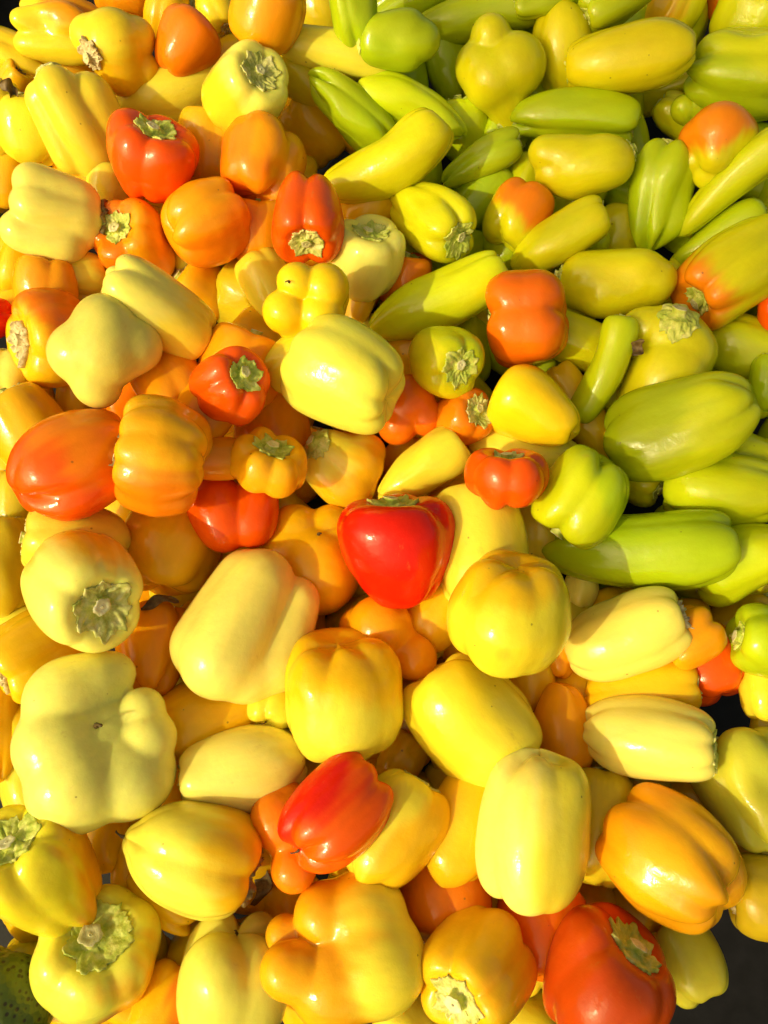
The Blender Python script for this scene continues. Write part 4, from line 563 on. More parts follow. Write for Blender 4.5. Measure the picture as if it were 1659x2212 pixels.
('bell_pepper', 'bell', (-0.1506, 0.3261, 0.0726), (0.0827, -0.0725, -0.2863, -0.9518), 0.0688, 0.0542, (357, 261, 132), (0.11, 0.1, 0.09), 'YE', 'w', 4334, 'shaded golden pepper between red-orange and two-lobed orange bells', 'yellow and cream peppers in the pile', {}),
('long_pepper', 'taper', (0.2688, 0.4763, 0.1147), (0.1841, 0.1259, 0.1903, 0.956), 0.066, 0.0482, (30, -20, 140), (0.11, 0.14, 0.14), 'OL', 'g', 10378, 'ribbed mustard pepper at the top edge, upper right', 'green and olive peppers in the pile', {'bend': 0.29322582785082585, 'lump': 1.7, 'blush': ('YE', (0.95, 0.17, 0.25), 0.5)}),
('long_pepper', 'taper', (0.1625, 0.1588, 0.0069), (0.106, 0.5181, -0.389, -0.7543), 0.097, 0.051, (388, 264, 513), (0.08, 0.09, 0.07), 'OL', 'g', 27801, 'olive yellow pepper in the shadow between the orange bell and the finger-thin one', 'green and olive peppers in the pile', {'bend': 0.3026966963794616, 'lump': 1.7}),
('sweet_pepper', 'oval', (0.1658, 0.1029, -0.0197), (0.0, -0.2821, 0.443, 0.851), 0.1023, 0.0321, (-9, 233, 123), (0.04, 0.04, 0.04), 'YL', 'w', 74164, 'narrow golden pepper between sunlit yellow and finger-thin ones', 'yellow and cream peppers in the pile', {}),
('sweet_pepper', 'oval', (0.0542, -0.2002, -0.0861), (0.1598, 0.1171, 0.6247, 0.7553), 0.08, 0.0527, (74, 285, 166), (0.09, 0.08, 0.07), 'YE', 'w', 53329, 'shaded golden pepper left of the tall smooth cream one', 'yellow and cream peppers in the pile', {}),
('sweet_pepper', 'oval', (-0.3098, 0.1334, 0.0031), (0.1879, -0.1248, -0.4025, -0.8872), 0.0382, 0.036, (374, 266, 127), (0.1, 0.1, 0.08), 'CR', 'w', 5588, 'cream pepper end at the left edge under the streaky orange bell', 'yellow and cream peppers in the pile', {}),
('sweet_pepper', 'oval', (-0.2955, 0.0348, -0.0404), (0.1929, -0.1084, -0.4679, -0.8556), 0.0517, 0.0385, (402, 299, 170), (0.08, 0.1, 0.1), 'OY', 'w', 62660, 'shaded olive yellow pepper at the left edge under the large long orange one', 'yellow and cream peppers in the pile', {}),
('long_pepper', 'taper', (0.1486, 0.4425, 0.1448), (0.1606, 0.7586, -0.1596, -0.611), 0.0703, 0.0259, (422, 303, 176), (0.14, 0.15, 0.16), 'LG', 'g', 70658, 'light green pepper end with a green calyx at the top edge above the olive pear', 'green and olive peppers in the pile', {'bend': 0.253601388160262, 'lump': 1.7}),
('sweet_pepper', 'oval', (0.1209, 0.012, -0.0474), (0.0854, -0.0458, 0.4942, 0.8639), 0.0571, 0.0438, (365, 231, 483), (0.1, 0.09, 0.1), 'CY', 'w', 64459, 'tan yellow pepper in shade left of the bright green two-lobed bell', 'yellow and cream peppers in the pile', {}),
('sweet_pepper', 'oval', (-0.1292, -0.1311, -0.0772), (0.2517, 0.4929, 0.5437, 0.631), 0.0831, 0.0669, (66, 309, 196), (0.07, 0.09, 0.07), 'YE', 'w', 80151, 'shaded golden pepper right of the huge cream bell', 'yellow and cream peppers in the pile', {}),
('bell_pepper', 'bell', (-0.1806, -0.2249, -0.1147), (0.1522, -0.0469, -0.646, -0.7466), 0.0367, 0.0232, (340, 589, 477), (0.1, 0.11, 0.11), 'YE', 'w', 74326, 'golden pepper edge beside the dark gap under the nipple-tipped one', 'yellow and cream peppers in the pile', {}),
('sweet_pepper', 'oval', (0.1514, -0.1991, -0.0986), (0.1278, -0.0422, 0.6334, 0.762), 0.0783, 0.0589, (346, 240, 486), (0.07, 0.08, 0.08), 'OY', 'w', 13721, 'shaded olive gold pepper between tall cream and plump amber peppers', 'yellow and cream peppers in the pile', {}),
('long_pepper', 'taper', (0.206, 0.4362, 0.1457), (0.2879, 0.785, -0.1024, -0.5389), 0.0715, 0.0396, (448, 313, 535), (0.14, 0.15, 0.14), 'LG', 'g', 69084, 'green pepper with a ribbed green calyx at the top edge above the plump olive oval', 'green and olive peppers in the pile', {'bend': 0.14256391734170573, 'lump': 1.7}),
('long_pepper', 'taper', (0.307, 0.1574, 0.0046), (0.0758, 0.614, -0.4256, -0.6604), 0.0797, 0.0527, (69, 304, 180), (0.18, 0.18, 0.15), 'YG', 'g', 68924, 'shaded olive green pepper at the right edge behind the folded one', 'green and olive peppers in the pile', {'bend': -0.3016399469635976, 'lump': 1.7}),
('sweet_pepper', 'oval', (0.1102, 0.0602, -0.0141), (0.4043, 0.6767, 0.2149, 0.5766), 0.0889, 0.0525, (62, 328, 209), (0.06, 0.06, 0.05), 'CY', 'w', 21117, 'yellow pepper lying behind the squat red-orange one', 'yellow and cream peppers in the pile', {}),
('sweet_pepper', 'oval', (0.2779, -0.136, -0.0753), (0.261, -0.0166, 0.5517, 0.792), 0.0379, 0.0245, (329, 239, 124), (0.09, 0.06, 0.09), 'OY', 'w', 59887, 'dull yellow pepper end at the right edge beside the dark gap', 'yellow and cream peppers in the pile', {}),
('sweet_pepper', 'oval', (0.1888, -0.1111, -0.0689), (0.4779, 0.4714, 0.3416, 0.6577), 0.0828, 0.0493, (366, 255, 475), (0.07, 0.09, 0.09), 'YE', 'w', 6668, 'golden pepper in the shadow between the two long cream ones', 'yellow and cream peppers in the pile', {}),
('sweet_pepper', 'heart', (0.1288, -0.1334, -0.0816), (0.5207, 0.8463, -0.1006, 0.0499), 0.061, 0.0494, (50, -90), (0.08, 0.1), 'AM', 'w', 81246, 'amber pepper in shadow left of the cream pepper with dry green calyx', 'red and orange peppers in the pile', {}),
('bell_pepper', 'bell', (-0.0773, -0.1226, -0.0615), (0.004, 0.251, 0.8103, 0.5295), 0.0413, 0.0375, (387, 257, 146), (0.13, 0.1, 0.14), 'CY', 'w', 57367, 'small yellow pepper between tall cream and upright yellow bells', 'yellow and cream peppers in the pile', {'scar': 1}),
('sweet_pepper', 'oval', (-0.2922, -0.0202, -0.0466), (0.2007, -0.103, -0.4993, -0.8366), 0.0772, 0.0473, (76, 317, 182), (0.11, 0.08, 0.1), 'OY', 'w', 95307, 'olive yellow pepper at the left edge below the long orange one', 'yellow and cream peppers in the pile', {}),
('sweet_pepper', 'oval', (-0.2115, 0.122, -0.0098), (0.0222, -0.3164, -0.4357, -0.8424), 0.0515, 0.0387, (55, 291, 175), (0.09, 0.09, 0.09), 'OR', 'w', 98311, 'orange pepper edge under the waxy pale green-yellow one', 'red and orange peppers in the pile', {}),
('bell_pepper', 'bell', (-0.1628, -0.0149, -0.0286), (0.099, -0.1219, -0.6489, -0.7445), 0.0663, 0.0736, (45, -60, 160), (0.1, 0.11, 0.09), 'YA', 'w', 72960, 'large shaded amber pepper below the ribbed amber bell', 'yellow and cream peppers in the pile', {}),
('bell_pepper', 'bell', (-0.2791, 0.1953, 0.0358), (0.1648, -0.1217, -0.3598, -0.9102), 0.0517, 0.0503, (-5, 236, 111), (0.13, 0.14, 0.13), 'AM', 'w', 58274, 'amber pepper above the orange bell with green stem at the left edge', 'red and orange peppers in the pile', {}),
('bell_pepper', 'bell', (-0.0874, 0.0782, -0.0042), (0.0639, -0.0325, -0.5141, -0.8547), 0.0634, 0.0599, (58, 297, 185), (0.11, 0.1, 0.1), 'AM', 'w', 70547, 'shaded amber pepper behind the small pumpkin-like one', 'red and orange peppers in the pile', {}),
('bell_pepper', 'bell', (0.0168, 0.2126, 0.0289), (0.0546, 0.0857, 0.2675, 0.9582), 0.0449, 0.0458, (388, 270, 528), (0.12, 0.1, 0.1), 'OR', 'g', 27620, 'small orange pepper with green calyx behind the long bright yellow-green one', 'red and orange peppers in the pile', {}),
('sweet_pepper', 'heart', (-0.176, 0.4063, 0.121), (0.0782, -0.3643, -0.4032, -0.8358), 0.0521, 0.0549, (60, -120, 150), (0.07, 0.07, 0.07), 'DO', 'w', 75701, 'shaded dark orange pepper in the upper left between lemon and cream bells', 'red and orange peppers in the pile', {}),
('bell_pepper', 'bell', (0.1335, -0.0822, -0.0724), (0.1509, 0.0265, 0.5468, 0.8231), 0.0344, 0.0223, (397, 308, 521), (0.09, 0.1, 0.09), 'AM', 'w', 75573, 'small orange pepper lobe at the lower right of the large lemon bell', 'red and orange peppers in the pile', {}),
('bell_pepper', 'bell', (-0.3285, 0.1721, 0.023), (0.4182, 0.6563, -0.0582, -0.6253), 0.0432, 0.0343, (350, 245, 469), (0.11, 0.09, 0.11), 'RD', 'b', 87804, 'red pepper sliver at the left edge beside the streaky orange bell', 'red and orange peppers in the pile', {}),
('long_pepper', 'taper', (0.2877, 0.0632, -0.0234), (0.1254, 0.6153, -0.4698, -0.6205), 0.086, 0.051, (379, 258, 135), (0.09, 0.09, 0.09), 'YG', 'g', 64265, 'yellow-green pepper partly covered by the level one at the right edge', 'green and olive peppers in the pile', {'bend': -0.31151448061374576, 'lump': 1.7}),
('bell_pepper', 'bell', (0.0706, -0.0187, -0.0211), (0.0176, -0.1015, 0.5796, 0.8083), 0.0928, 0.0775, (424, 273, 164), (0.11, 0.11, 0.11), 'CY', 'w', 7368, 'olive yellow pepper shadowed by the glossy red heart-shaped one', 'yellow and cream peppers in the pile', {}),
('bell_pepper', 'bell', (-0.1065, 0.1006, 0.0423), (0.002, -0.2071, -0.4073, -0.8895), 0.0586, 0.0642, (363, 268, 134), (0.08, 0.1, 0.11), 'AM', 'w', 37625, 'large orange amber pepper behind the small red-orange one with leafy calyx', 'red and orange peppers in the pile', {}),
('bell_pepper', 'bell', (-0.1568, 0.0808, 0.0435), (0.1649, 0.2123, -0.5874, -0.7634), 0.0535, 0.0492, (351, 586, 458), (0.13, 0.16, 0.17), 'AM', 'w', 7968, 'amber pepper between waxy pale and small red-orange ones', 'red and orange peppers in the pile', {}),
('sweet_pepper', 'oval', (-0.3065, 0.3334, 0.0882), (0.1852, -0.0584, -0.2694, -0.9432), 0.0559, 0.0517, (82, 323, 206), (0.14, 0.1, 0.13), 'LY', 'w', 40342, 'bright lemon pepper half hidden behind the large ribbed creamy bell', 'yellow and cream peppers in the pile', {}),
('bell_pepper', 'bell', (-0.094, 0.3888, 0.1581), (0.142, 0.9648, -0.0058, -0.2215), 0.0534, 0.0626, (70, -100, 160), (0.1, 0.1, 0.11), 'AM', 'w', 4939, 'large amber pepper cut off by the top edge left of the green ones', 'red and orange peppers in the pile', {}),
('sweet_pepper', 'heart', (0.1151, 0.0755, 0.0233), (0.0985, 0.5058, -0.4695, -0.7169), 0.0658, 0.0579, (-80, 100), (0.05, 0.06), 'YL', 'w', 26362, 'sunlit yellow pepper half in shadow below the orange bell among greens', 'yellow and cream peppers in the pile', {}),
('bell_pepper', 'bell', (0.2721, -0.1163, -0.0591), (0.2077, -0.0885, 0.5578, 0.7986), 0.0388, 0.0321, (402, 285, 528), (0.11, 0.1, 0.09), 'LY', 'w', 88778, 'yellow pepper at the right edge under the green bell with cut stem', 'yellow and cream peppers in the pile', {}),
('sweet_pepper', 'heart', (0.2544, -0.1796, -0.0767), (0.1009, -0.2135, 0.6784, 0.6957), 0.079, 0.0685, (28, -50, 160), (0.2, 0.1, 0.1), 'PG', 'w', 18873, 'pale olive pepper with a shaded fold at the right edge above the amber bell', 'yellow and cream peppers in the pile', {'bumps': [(-0.36, 0.93, -0.05, -0.16, 0.25), (-0.46, 0.64, -0.61, 0.06, 0.3)]}),
('bell_pepper', 'bell', (0.2186, -0.0843, -0.037), (0.3278, 0.3384, 0.5459, 0.6928), 0.0421, 0.0429, (70, 0, -110, 140), (0.26, 0.2, 0.2, 0.26), 'AM', 'w', 53063, 'small lobed amber pepper tucked under the long cream one with beige calyx', 'red and orange peppers in the pile', {}),
('sweet_pepper', 'oval', (-0.2172, -0.0285, 0.0029), (0.4435, 0.4791, -0.2709, -0.7074), 0.0722, 0.0597, (442, 346, 559), (0.08, 0.09, 0.08), 'CY', 'w', 7347, 'creamy yellow pepper half hidden behind the one with the star-shaped calyx', 'yellow and cream peppers in the pile', {}),
('long_pepper', 'taper', (-0.1498, -0.3105, -0.142), (0.0613, 0.2233, 0.711, 0.664), 0.0582, 0.0463, (384, 284, 158), (0.09, 0.09, 0.08), 'OR', 'w', 14409, 'orange pepper at the bottom edge between two yellow bells', 'red and orange peppers in the pile', {'blush': ('YE', (0.82, 0.24, -0.51), 0.5)}),
('bell_pepper', 'bell', (-0.0641, 0.0966, 0.0557), (0.1591, 0.4853, 0.3687, 0.7767), 0.049, 0.0418, (379, 248, 484), (0.11, 0.1, 0.11), 'LY', 'g', 31093, 'small yellow pepper with green calyx behind the large lemon cream bell', 'yellow and cream peppers in the pile', {}),
('bell_pepper', 'bell', (-0.1299, 0.0566, 0.0458), (0.0334, -0.2902, -0.5783, -0.7618), 0.0524, 0.0418, (368, 240, 486), (0.1, 0.11, 0.11), 'AM', 'w', 91711, 'amber pepper with a dark spot above the ribbed amber bell', 'red and orange peppers in the pile', {'scar': 1}),
('vegetable', 'oval', (-0.2559, -0.3027, -0.1259), (0.0394, -0.236, -0.7081, -0.6643), 0.0585, 0.0731, (384, 277, 512), (0.08, 0.08, 0.09), 'DG', 'w', 93504, 'dark green speckled vegetable peeking out in the bottom left corner', 'yellow and cream peppers in the pile', {}),
('long_pepper', 'taper', (0.0235, 0.3652, 0.0886), (0.1347, 0.5498, -0.2226, -0.7937), 0.1039, 0.0406, (50, -60, 150), (0.15, 0.15, 0.16), 'YG', 'g', 17355, 'yellow-green pepper behind the curved mustard one, its calyx at the left', 'green and olive peppers in the pile', {'bend': 0.32951845780496536, 'lump': 1.7, 'calyx_size': 0.8}),
('sweet_pepper', 'heart', (-0.1691, -0.086, -0.0525), (0.1235, -0.0725, -0.7028, -0.6969), 0.0678, 0.056, (60, -45, 170), (0.17, 0.18, 0.18), 'AM', 'x', 41908, 'amber pepper with a twisted brown calyx left of the tall cream bell', 'red and orange peppers in the pile', {}),
('bell_pepper', 'bell', (-0.0973, 0.2043, 0.0306), (0.1143, 0.2198, -0.4805, -0.8413), 0.0553, 0.043, (332, 224, 96), (0.1, 0.08, 0.09), 'CY', 'w', 3182, 'creamy amber pepper left of the yellow four-lobed one', 'yellow and cream peppers in the pile', {}),
('bell_pepper', 'bell', (0.0598, 0.0791, 0.0114), (0.4644, 0.3297, -0.0197, 0.8218), 0.0469, 0.0462, (419, 297, 531), (0.11, 0.12, 0.11), 'OR', 'w', 60849, 'small orange pepper mostly covered by its green and beige calyx', 'red and orange peppers in the pile', {'calyx_size': 1.5}),
('long_pepper', 'taper', (0.0863, 0.3227, 0.0665), (0.1979, 0.4844, 0.215, 0.8246), 0.0757, 0.0319, (30, -80), (0.17, 0.17), 'LG', 'g', 10859, 'short bright green pepper right of the curved mustard one', 'green and olive peppers in the pile', {'bend': -0.2811976953394943, 'lump': 1.7}),
('bell_pepper', 'bell', (-0.1547, -0.2437, -0.1176), (0.3743, 0.3106, -0.6001, -0.6351), 0.055, 0.0326, (40, -80, 160), (0.17, 0.13, 0.17), 'YE', 'w', 62839, 'small golden pepper under the nipple-tipped lemon one', 'yellow and cream peppers in the pile', {}),
('bell_pepper', 'bell', (0.2068, -0.2805, -0.1295), (0.0034, 0.2304, -0.6964, -0.6797), 0.0494, 0.0478, (408, 275, 545), (0.12, 0.1, 0.11), 'PG', 'w', 61241, 'pale green pepper under the plump amber bell at the bottom right', 'yellow and cream peppers in the pile', {}),
('bell_pepper', 'bell', (-0.0154, 0.2093, 0.0526), (0.0512, 0.0959, 0.1048, 0.9885), 0.0569, 0.0622, (36, 308, 234, 138), (0.1, 0.1, 0.09, 0.11), 'CR', 'g', 91004, 'cream bell with a shaded calyx beside the red-orange two-lobed one', 'yellow and cream peppers in the pile', {'calyx_size': 1.1}),
('bell_pepper', 'bell', (-0.1217, 0.0256, 0.0321), (0.2543, 0.6653, 0.3853, 0.5867), 0.0384, 0.0331, (11, 248, 128), (0.08, 0.1, 0.11), 'AM', 'w', 18594, 'small amber lobe right of the ribbed amber yellow bell', 'red and orange peppers in the pile', {}),
('long_pepper', 'tail', (0.1049, 0.3955, 0.0979), (0.2207, 0.9558, -0.0098, 0.1939), 0.1212, 0.0828, (55, -30, 170), (0.1, 0.06, 0.1), 'OL', 'g', 8903, 'mustard green pear shaped pepper with a narrow tail at upper middle', 'green and olive peppers in the pile', {'lobes': [(0.0015, -0.0024, -0.0343, 0.0173), (-0.0153, -0.0012, -0.0169, 0.0212), (0.0149, 0.0016, -0.0058, 0.0267), (-0.0067, 0.0038, -0.0023, 0.0259), (-0.0008, 0.0011, 0.0161, 0.0188), (-0.0009, 0.0014, 0.0205, 0.017), (-0.0009, 0.0017, 0.0248, 0.0152), (-0.001, 0.002, 0.0292, 0.0134), (-0.001, 0.0023, 0.0336, 0.0117), (-0.0011, 0.0027, 0.0379, 0.0099), (-0.0011, 0.003, 0.0423, 0.0081), (-0.0012, 0.0033, 0.0467, 0.0063)], 'bumps': [(0.15, 0.03, -0.99, 0.1, 0.25), (0.07, 1.0, 0.05, -0.08, 0.3), (-0.9, 0.17, -0.39, 0.06, 0.3)]}),
('sweet_pepper', 'oval', (0.3117, 0.1219, 0.0031), (0.1912, -0.1253, 0.4078, 0.884), 0.0475, 0.0282, (418, 322, 562), (0.09, 0.09, 0.1), 'LG', 'g', 48679, 'light green pepper end cut off by the right edge beside the largest green one', 'green and olive peppers in the pile', {'lump': 1.7}),
('bell_pepper', 'bell', (-0.0518, -0.0148, -0.0413), (0.0589, 0.9964, -0.0113, -0.0593), 0.0806, 0.0763, (90, -75, -175), (0.16, 0.18, 0.3), 'YA', 'w', 43092, 'amber yellow pepper with its dark blossom tip showing, left of the red heart-shaped one', 'yellow and cream peppers in the pile', {'lobes': [(-0.0171, -0.0158, -0.0111, 0.0198), (0.0102, -0.0186, -0.013, 0.0192), (0.0008, 0.0078, 0.0055, 0.0351), (-0.0187, -0.0013, -0.0009, 0.0243), (0.0197, -0.0014, -0.001, 0.0224)], 'scar': 1}),
('bell_pepper', 'bell', (-0.2128, 0.242, 0.0421), (0.3487, 0.155, 0.1444, -0.913), 0.0657, 0.0657, (25, -50, -130, 100), (0.14, 0.15, 0.12, 0.15), 'OR', 'g', 90340, 'orange bell facing up with a star-shaped green calyx in the left third', 'red and orange peppers in the pile', {'blush': ('AM', (-0.65, 0.71, -0.28), 0.5), 'calyx_size': 1.05}),
('bell_pepper', 'bell', (-0.2307, 0.394, 0.1219), (0.4836, 0.55, 0.1799, -0.6567), 0.0765, 0.0678, (25, -70, 190, 110), (0.22, 0.19, 0.23, 0.17), 'LY', 'b', 50268, 'lemon bell pepper with a dried beige calyx at its lower left', 'yellow and cream peppers in the pile', {'lobes': [(-0.0076, 0.0029, 0.0047, 0.0259), (-0.01, 0.0114, -0.0135, 0.0161), (0.0155, 0.0135, -0.0133, 0.0147), (0.0116, 0.002, 0.0031, 0.0217), (-0.0135, -0.0125, 0.0148, 0.0161)], 'blush': ('YE', (0.84, 0.46, -0.28), 0.4), 'bumps': [(0.5, 0.69, -0.53, 0.16, 0.35), (-0.23, 0.82, -0.52, -0.14, 0.25), (-0.33, 0.34, 0.88, -0.12, 0.25)]}),  # its blush puts the shade on the lower right into the skin colour
('bell_pepper', 'bell', (0.0132, 0.3878, 0.1352), (0.217, 0.7142, -0.1136, -0.6557), 0.0709, 0.0454, (35, -60, 150), (0.22, 0.12, 0.2), 'GR', 'g', 40255, 'stubby mid green pepper with green calyx at its left near the top', 'green and olive peppers in the pile', {'lobes': [(0.0012, 0.0005, 0.0215, 0.0151), (0.0024, 0.0005, 0.0175, 0.015), (0.0035, 0.0006, 0.0136, 0.0149), (0.0047, 0.0006, 0.0096, 0.0148), (0.0058, 0.0007, 0.0057, 0.0147), (0.007, 0.0008, 0.0017, 0.0146), (0.0082, 0.0008, -0.0023, 0.0146), (0.0093, 0.0009, -0.0062, 0.0145), (-0.006, 0.0006, 0.0208, 0.0145), (-0.0062, 0.0009, 0.0165, 0.0145), (-0.0065, 0.0012, 0.0123, 0.0145), (-0.0067, 0.0016, 0.0081, 0.0145), (-0.0069, 0.0019, 0.0039, 0.0145), (-0.0072, 0.0023, -0.0003, 0.0145), (-0.0074, 0.0026, -0.0046, 0.0145), (-0.0077, 0.003, -0.0088, 0.0145), (-0.0004, 0.0004, -0.0031, 0.0172), (-0.0001, 0.0008, -0.0054, 0.0169), (0.0002, 0.0011, -0.0078, 0.0165), (0.0005, 0.0014, -0.0101, 0.0162), (0.0008, 0.0017, -0.0124, 0.0158), (0.0011, 0.0021, -0.0147, 0.0155), (0.0014, 0.0024, -0.017, 0.0151), (0.0017, 0.0027, -0.0194, 0.0148)], 'blush': ('LG', (-0.62, 0.28, -0.73), 0.5), 'bumps': [(0.05, 0.39, -0.92, 0.16, 0.28), (-0.55, 0.41, -0.72, -0.16, 0.22)]}),
('long_pepper', 'taper', (-0.0273, 0.3544, 0.0926), (0.1834, 0.8847, 0.153, 0.4004), 0.0853, 0.0424, (28, -60, 140), (0.26, 0.16, 0.16), 'LG', 'g', 37709, 'glossy light green pepper with a blunt folded end, behind the curved mustard one', 'green and olive peppers in the pile', {'bend': -0.24182248425475641, 'lump': 1.7, 'bumps': [(-0.57, 0.53, -0.63, -0.14, 0.22), (-0.02, 0.19, -0.98, 0.06, 0.25)]}),
('long_pepper', 'taper', (0.1693, 0.3605, 0.0825), (0.2631, 0.6676, 0.1102, 0.6877), 0.112, 0.0487, (-35, 100), (0.19, 0.16), 'LG', 'g', 85491, 'smooth light green pepper under the plump olive green oval one', 'green and olive peppers in the pile', {'bend': -0.35, 'lump': 1.7}),
('bell_pepper', 'bell', (0.3174, 0.3912, 0.1049), (0.2785, 0.687, 0.0484, 0.6694), 0.0909, 0.0768, (85, 30, -28, -80), (0.15, 0.16, 0.2, 0.15), 'YG', 'g', 34000, 'deeply ribbed yellow-green bell at the right edge near the top', 'green and olive peppers in the pile', {'blush': ('LG', (-0.88, 0.14, -0.46), 0.5), 'bumps': [(0.71, 0.25, -0.66, 0.08, 0.25), (0.94, 0.32, -0.1, -0.12, 0.25)]}),
('long_pepper', 'taper', (0.1938, 0.1995, 0.037), (0.1018, 0.6355, -0.3772, -0.6659), 0.0996, 0.057, (38, -50, 150), (0.21, 0.1, 0.13), 'OL', 'g', 4659, 'lumpy mustard pepper right of the orange bell among the greens', 'green and olive peppers in the pile', {'bend': 0.3344052089807539, 'lump': 1.7, 'lobes': [(-0.0038, 0.004, 0.0314, 0.0166), (-0.0045, 0.0036, 0.0247, 0.0173), (-0.0051, 0.0031, 0.0181, 0.018), (-0.0058, 0.0027, 0.0115, 0.0187), (-0.0065, 0.0022, 0.0049, 0.0193), (-0.0072, 0.0017, -0.0017, 0.02), (-0.0079, 0.0013, -0.0084, 0.0207), (-0.0086, 0.0008, -0.015, 0.0214), (0.0069, 0.0045, 0.0112, 0.0214), (0.005, 0.0036, 0.0058, 0.021), (0.0032, 0.0027, 0.0003, 0.0206), (0.0013, 0.0018, -0.0051, 0.0201), (-0.0005, 0.0008, -0.0106, 0.0197), (-0.0024, -0.0001, -0.016, 0.0193), (-0.0042, -0.001, -0.0215, 0.0189), (-0.0061, -0.0019, -0.0269, 0.0184), (0.0081, 0.0021, 0.0302, 0.0162), (0.0076, 0.002, 0.0282, 0.0165), (0.007, 0.0018, 0.0262, 0.0169), (0.0065, 0.0017, 0.0241, 0.0172), (0.0059, 0.0015, 0.0221, 0.0175), (0.0054, 0.0014, 0.0201, 0.0178), (0.0048, 0.0013, 0.018, 0.0181), (0.0043, 0.0011, 0.016, 0.0184)], 'bumps': [(-0.01, 0.95, 0.31, -0.14, 0.25), (0.02, 0.92, -0.4, -0.06, 0.25), (-0.24, 0.37, 0.9, 0.1, 0.25), (0.83, 0.42, -0.37, 0.08, 0.3)]}),
('long_pepper', 'taper', (0.269, -0.0234, -0.0303), (0.3004, 0.7434, -0.4431, -0.401), 0.0802, 0.0521, (411, 286, 517), (0.11, 0.09, 0.1), 'YG', 'g', 20924, 'yellow-green pepper behind the longest bright green one at the right edge', 'green and olive peppers in the pile', {'bend': 0.14294251614465192, 'lump': 1.7}),
('bell_pepper', 'bell', (-0.1912, -0.2769, -0.1117), (0.1937, -0.1245, -0.0898, -0.969), 0.0794, 0.0783, (55, -10, -65, -125, 175, 115), (0.12, 0.13, 0.12, 0.11, 0.13, 0.11), 'CL', 'g', 11719, 'yellow bell with a sunken green calyx facing up at the bottom left', 'yellow and cream peppers in the pile', {'blush': ('AM', (-0.56, 0.82, -0.06), 0.02), 'calyx_size': 1.35, 'bumps': [(-0.46, 0.18, 0.87, 0.07, 0.2), (-0.27, 0.67, 0.69, 0.07, 0.25)], 'cut': 1}),
('long_pepper', 'taper', (0.1476, 0.2381, 0.0493), (0.2444, 0.4231, 0.2373, 0.8396), 0.0867, 0.0413, (45, -80), (0.08, 0.07), 'OL', 'g', 94879, 'mustard pepper slanting down to the left above the orange bell among greens', 'green and olive peppers in the pile', {'bend': -0.25, 'lump': 1.7}),
('bell_pepper', 'bell', (0.0021, -0.0798, -0.0509), (0.1604, 0.6222, -0.6097, -0.4642), 0.0637, 0.0637, (-20, 120), (0.1, 0.1), 'AM', 'w', 51256, 'amber lobed pepper directly under the red heart-shaped one', 'red and orange peppers in the pile', {'lobes': [(-0.0088, 0.0091, 0.0016, 0.0235), (-0.0049, 0.0076, 0.0198, 0.0173), (0.0082, -0.0082, -0.0205, 0.0161), (0.0052, -0.0069, -0.0089, 0.0185), (0.0013, -0.0085, 0.0092, 0.0247)], 'bumps': [(0.35, -0.21, -0.91, 0.2, 0.3), (-0.09, 0.35, -0.93, -0.14, 0.2), (-0.08, 0.85, -0.52, 0.06, 0.4)]}),
('sweet_pepper', 'oval', (0.0059, -0.2065, -0.0701), (0.1883, 0.2073, 0.6168, 0.7356), 0.0723, 0.0605, (50, -40, 150), (0.08, 0.07, 0.07), 'YA', 'w', 69161, 'amber yellow pepper in the shadow right of the glossy red bell', 'yellow and cream peppers in the pile', {'blush': ('CY', (0.96, 0.17, 0.22), 0.5)}),
('bell_pepper', 'bell', (0.02, 0.0844, 0.0112), (0.0561, 0.251, 0.6341, 0.7292), 0.0583, 0.0547, (60, -60, 150), (0.17, 0.16, 0.2), 'OD', 'w', 29250, 'orange pepper with a notched tip right of the large lemon cream bell', 'red and orange peppers in the pile', {'lobes': [(0.0042, 0.0031, 0.005, 0.0213), (-0.0143, 0.0043, 0.0005, 0.0144), (0.003, -0.0041, -0.013, 0.0158), (0.0151, 0.0004, 0.0007, 0.0158)]}),
('bell_pepper', 'bell', (-0.2586, 0.3273, 0.0974), (0.2009, 0.155, -0.2942, -0.9215), 0.0929, 0.0758, (72, 26, -60, 180), (0.12, 0.2, 0.14, 0.2), 'CY', 'w', 5019, 'large ribbed creamy yellow bell left of the red-orange pepper with green calyx', 'yellow and cream peppers in the pile', {'lobes': [(0.0162, 0.0038, 0.027, 0.0139), (0.0166, 0.0029, 0.0205, 0.0141), (0.0171, 0.002, 0.014, 0.0143), (0.0176, 0.0011, 0.0075, 0.0145), (0.0181, 0.0001, 0.001, 0.0147), (0.0186, -0.0008, -0.0055, 0.0149), (0.019, -0.0017, -0.012, 0.0151), (0.0195, -0.0026, -0.0185, 0.0153), (0.0016, 0.0112, 0.0275, 0.0172), (0.0015, 0.0101, 0.0195, 0.0175), (0.0014, 0.009, 0.0115, 0.0178), (0.0013, 0.0079, 0.0035, 0.0181), (0.0012, 0.0067, -0.0044, 0.0184), (0.0011, 0.0056, -0.0124, 0.0187), (0.0009, 0.0045, -0.0204, 0.0189), (0.0008, 0.0034, -0.0284, 0.0192), (-0.0186, 0.002, 0.014, 0.0199), (-0.0183, 0.0012, 0.0087, 0.0196), (-0.018, 0.0005, 0.0033, 0.0193), (-0.0177, -0.0003, -0.002, 0.019), (-0.0174, -0.001, -0.0074, 0.0188), (-0.0171, -0.0018, -0.0127, 0.0185), (-0.0168, -0.0025, -0.018, 0.0182), (-0.0165, -0.0033, -0.0234, 0.0179)], 'melt': 45, 'scar': 1}),
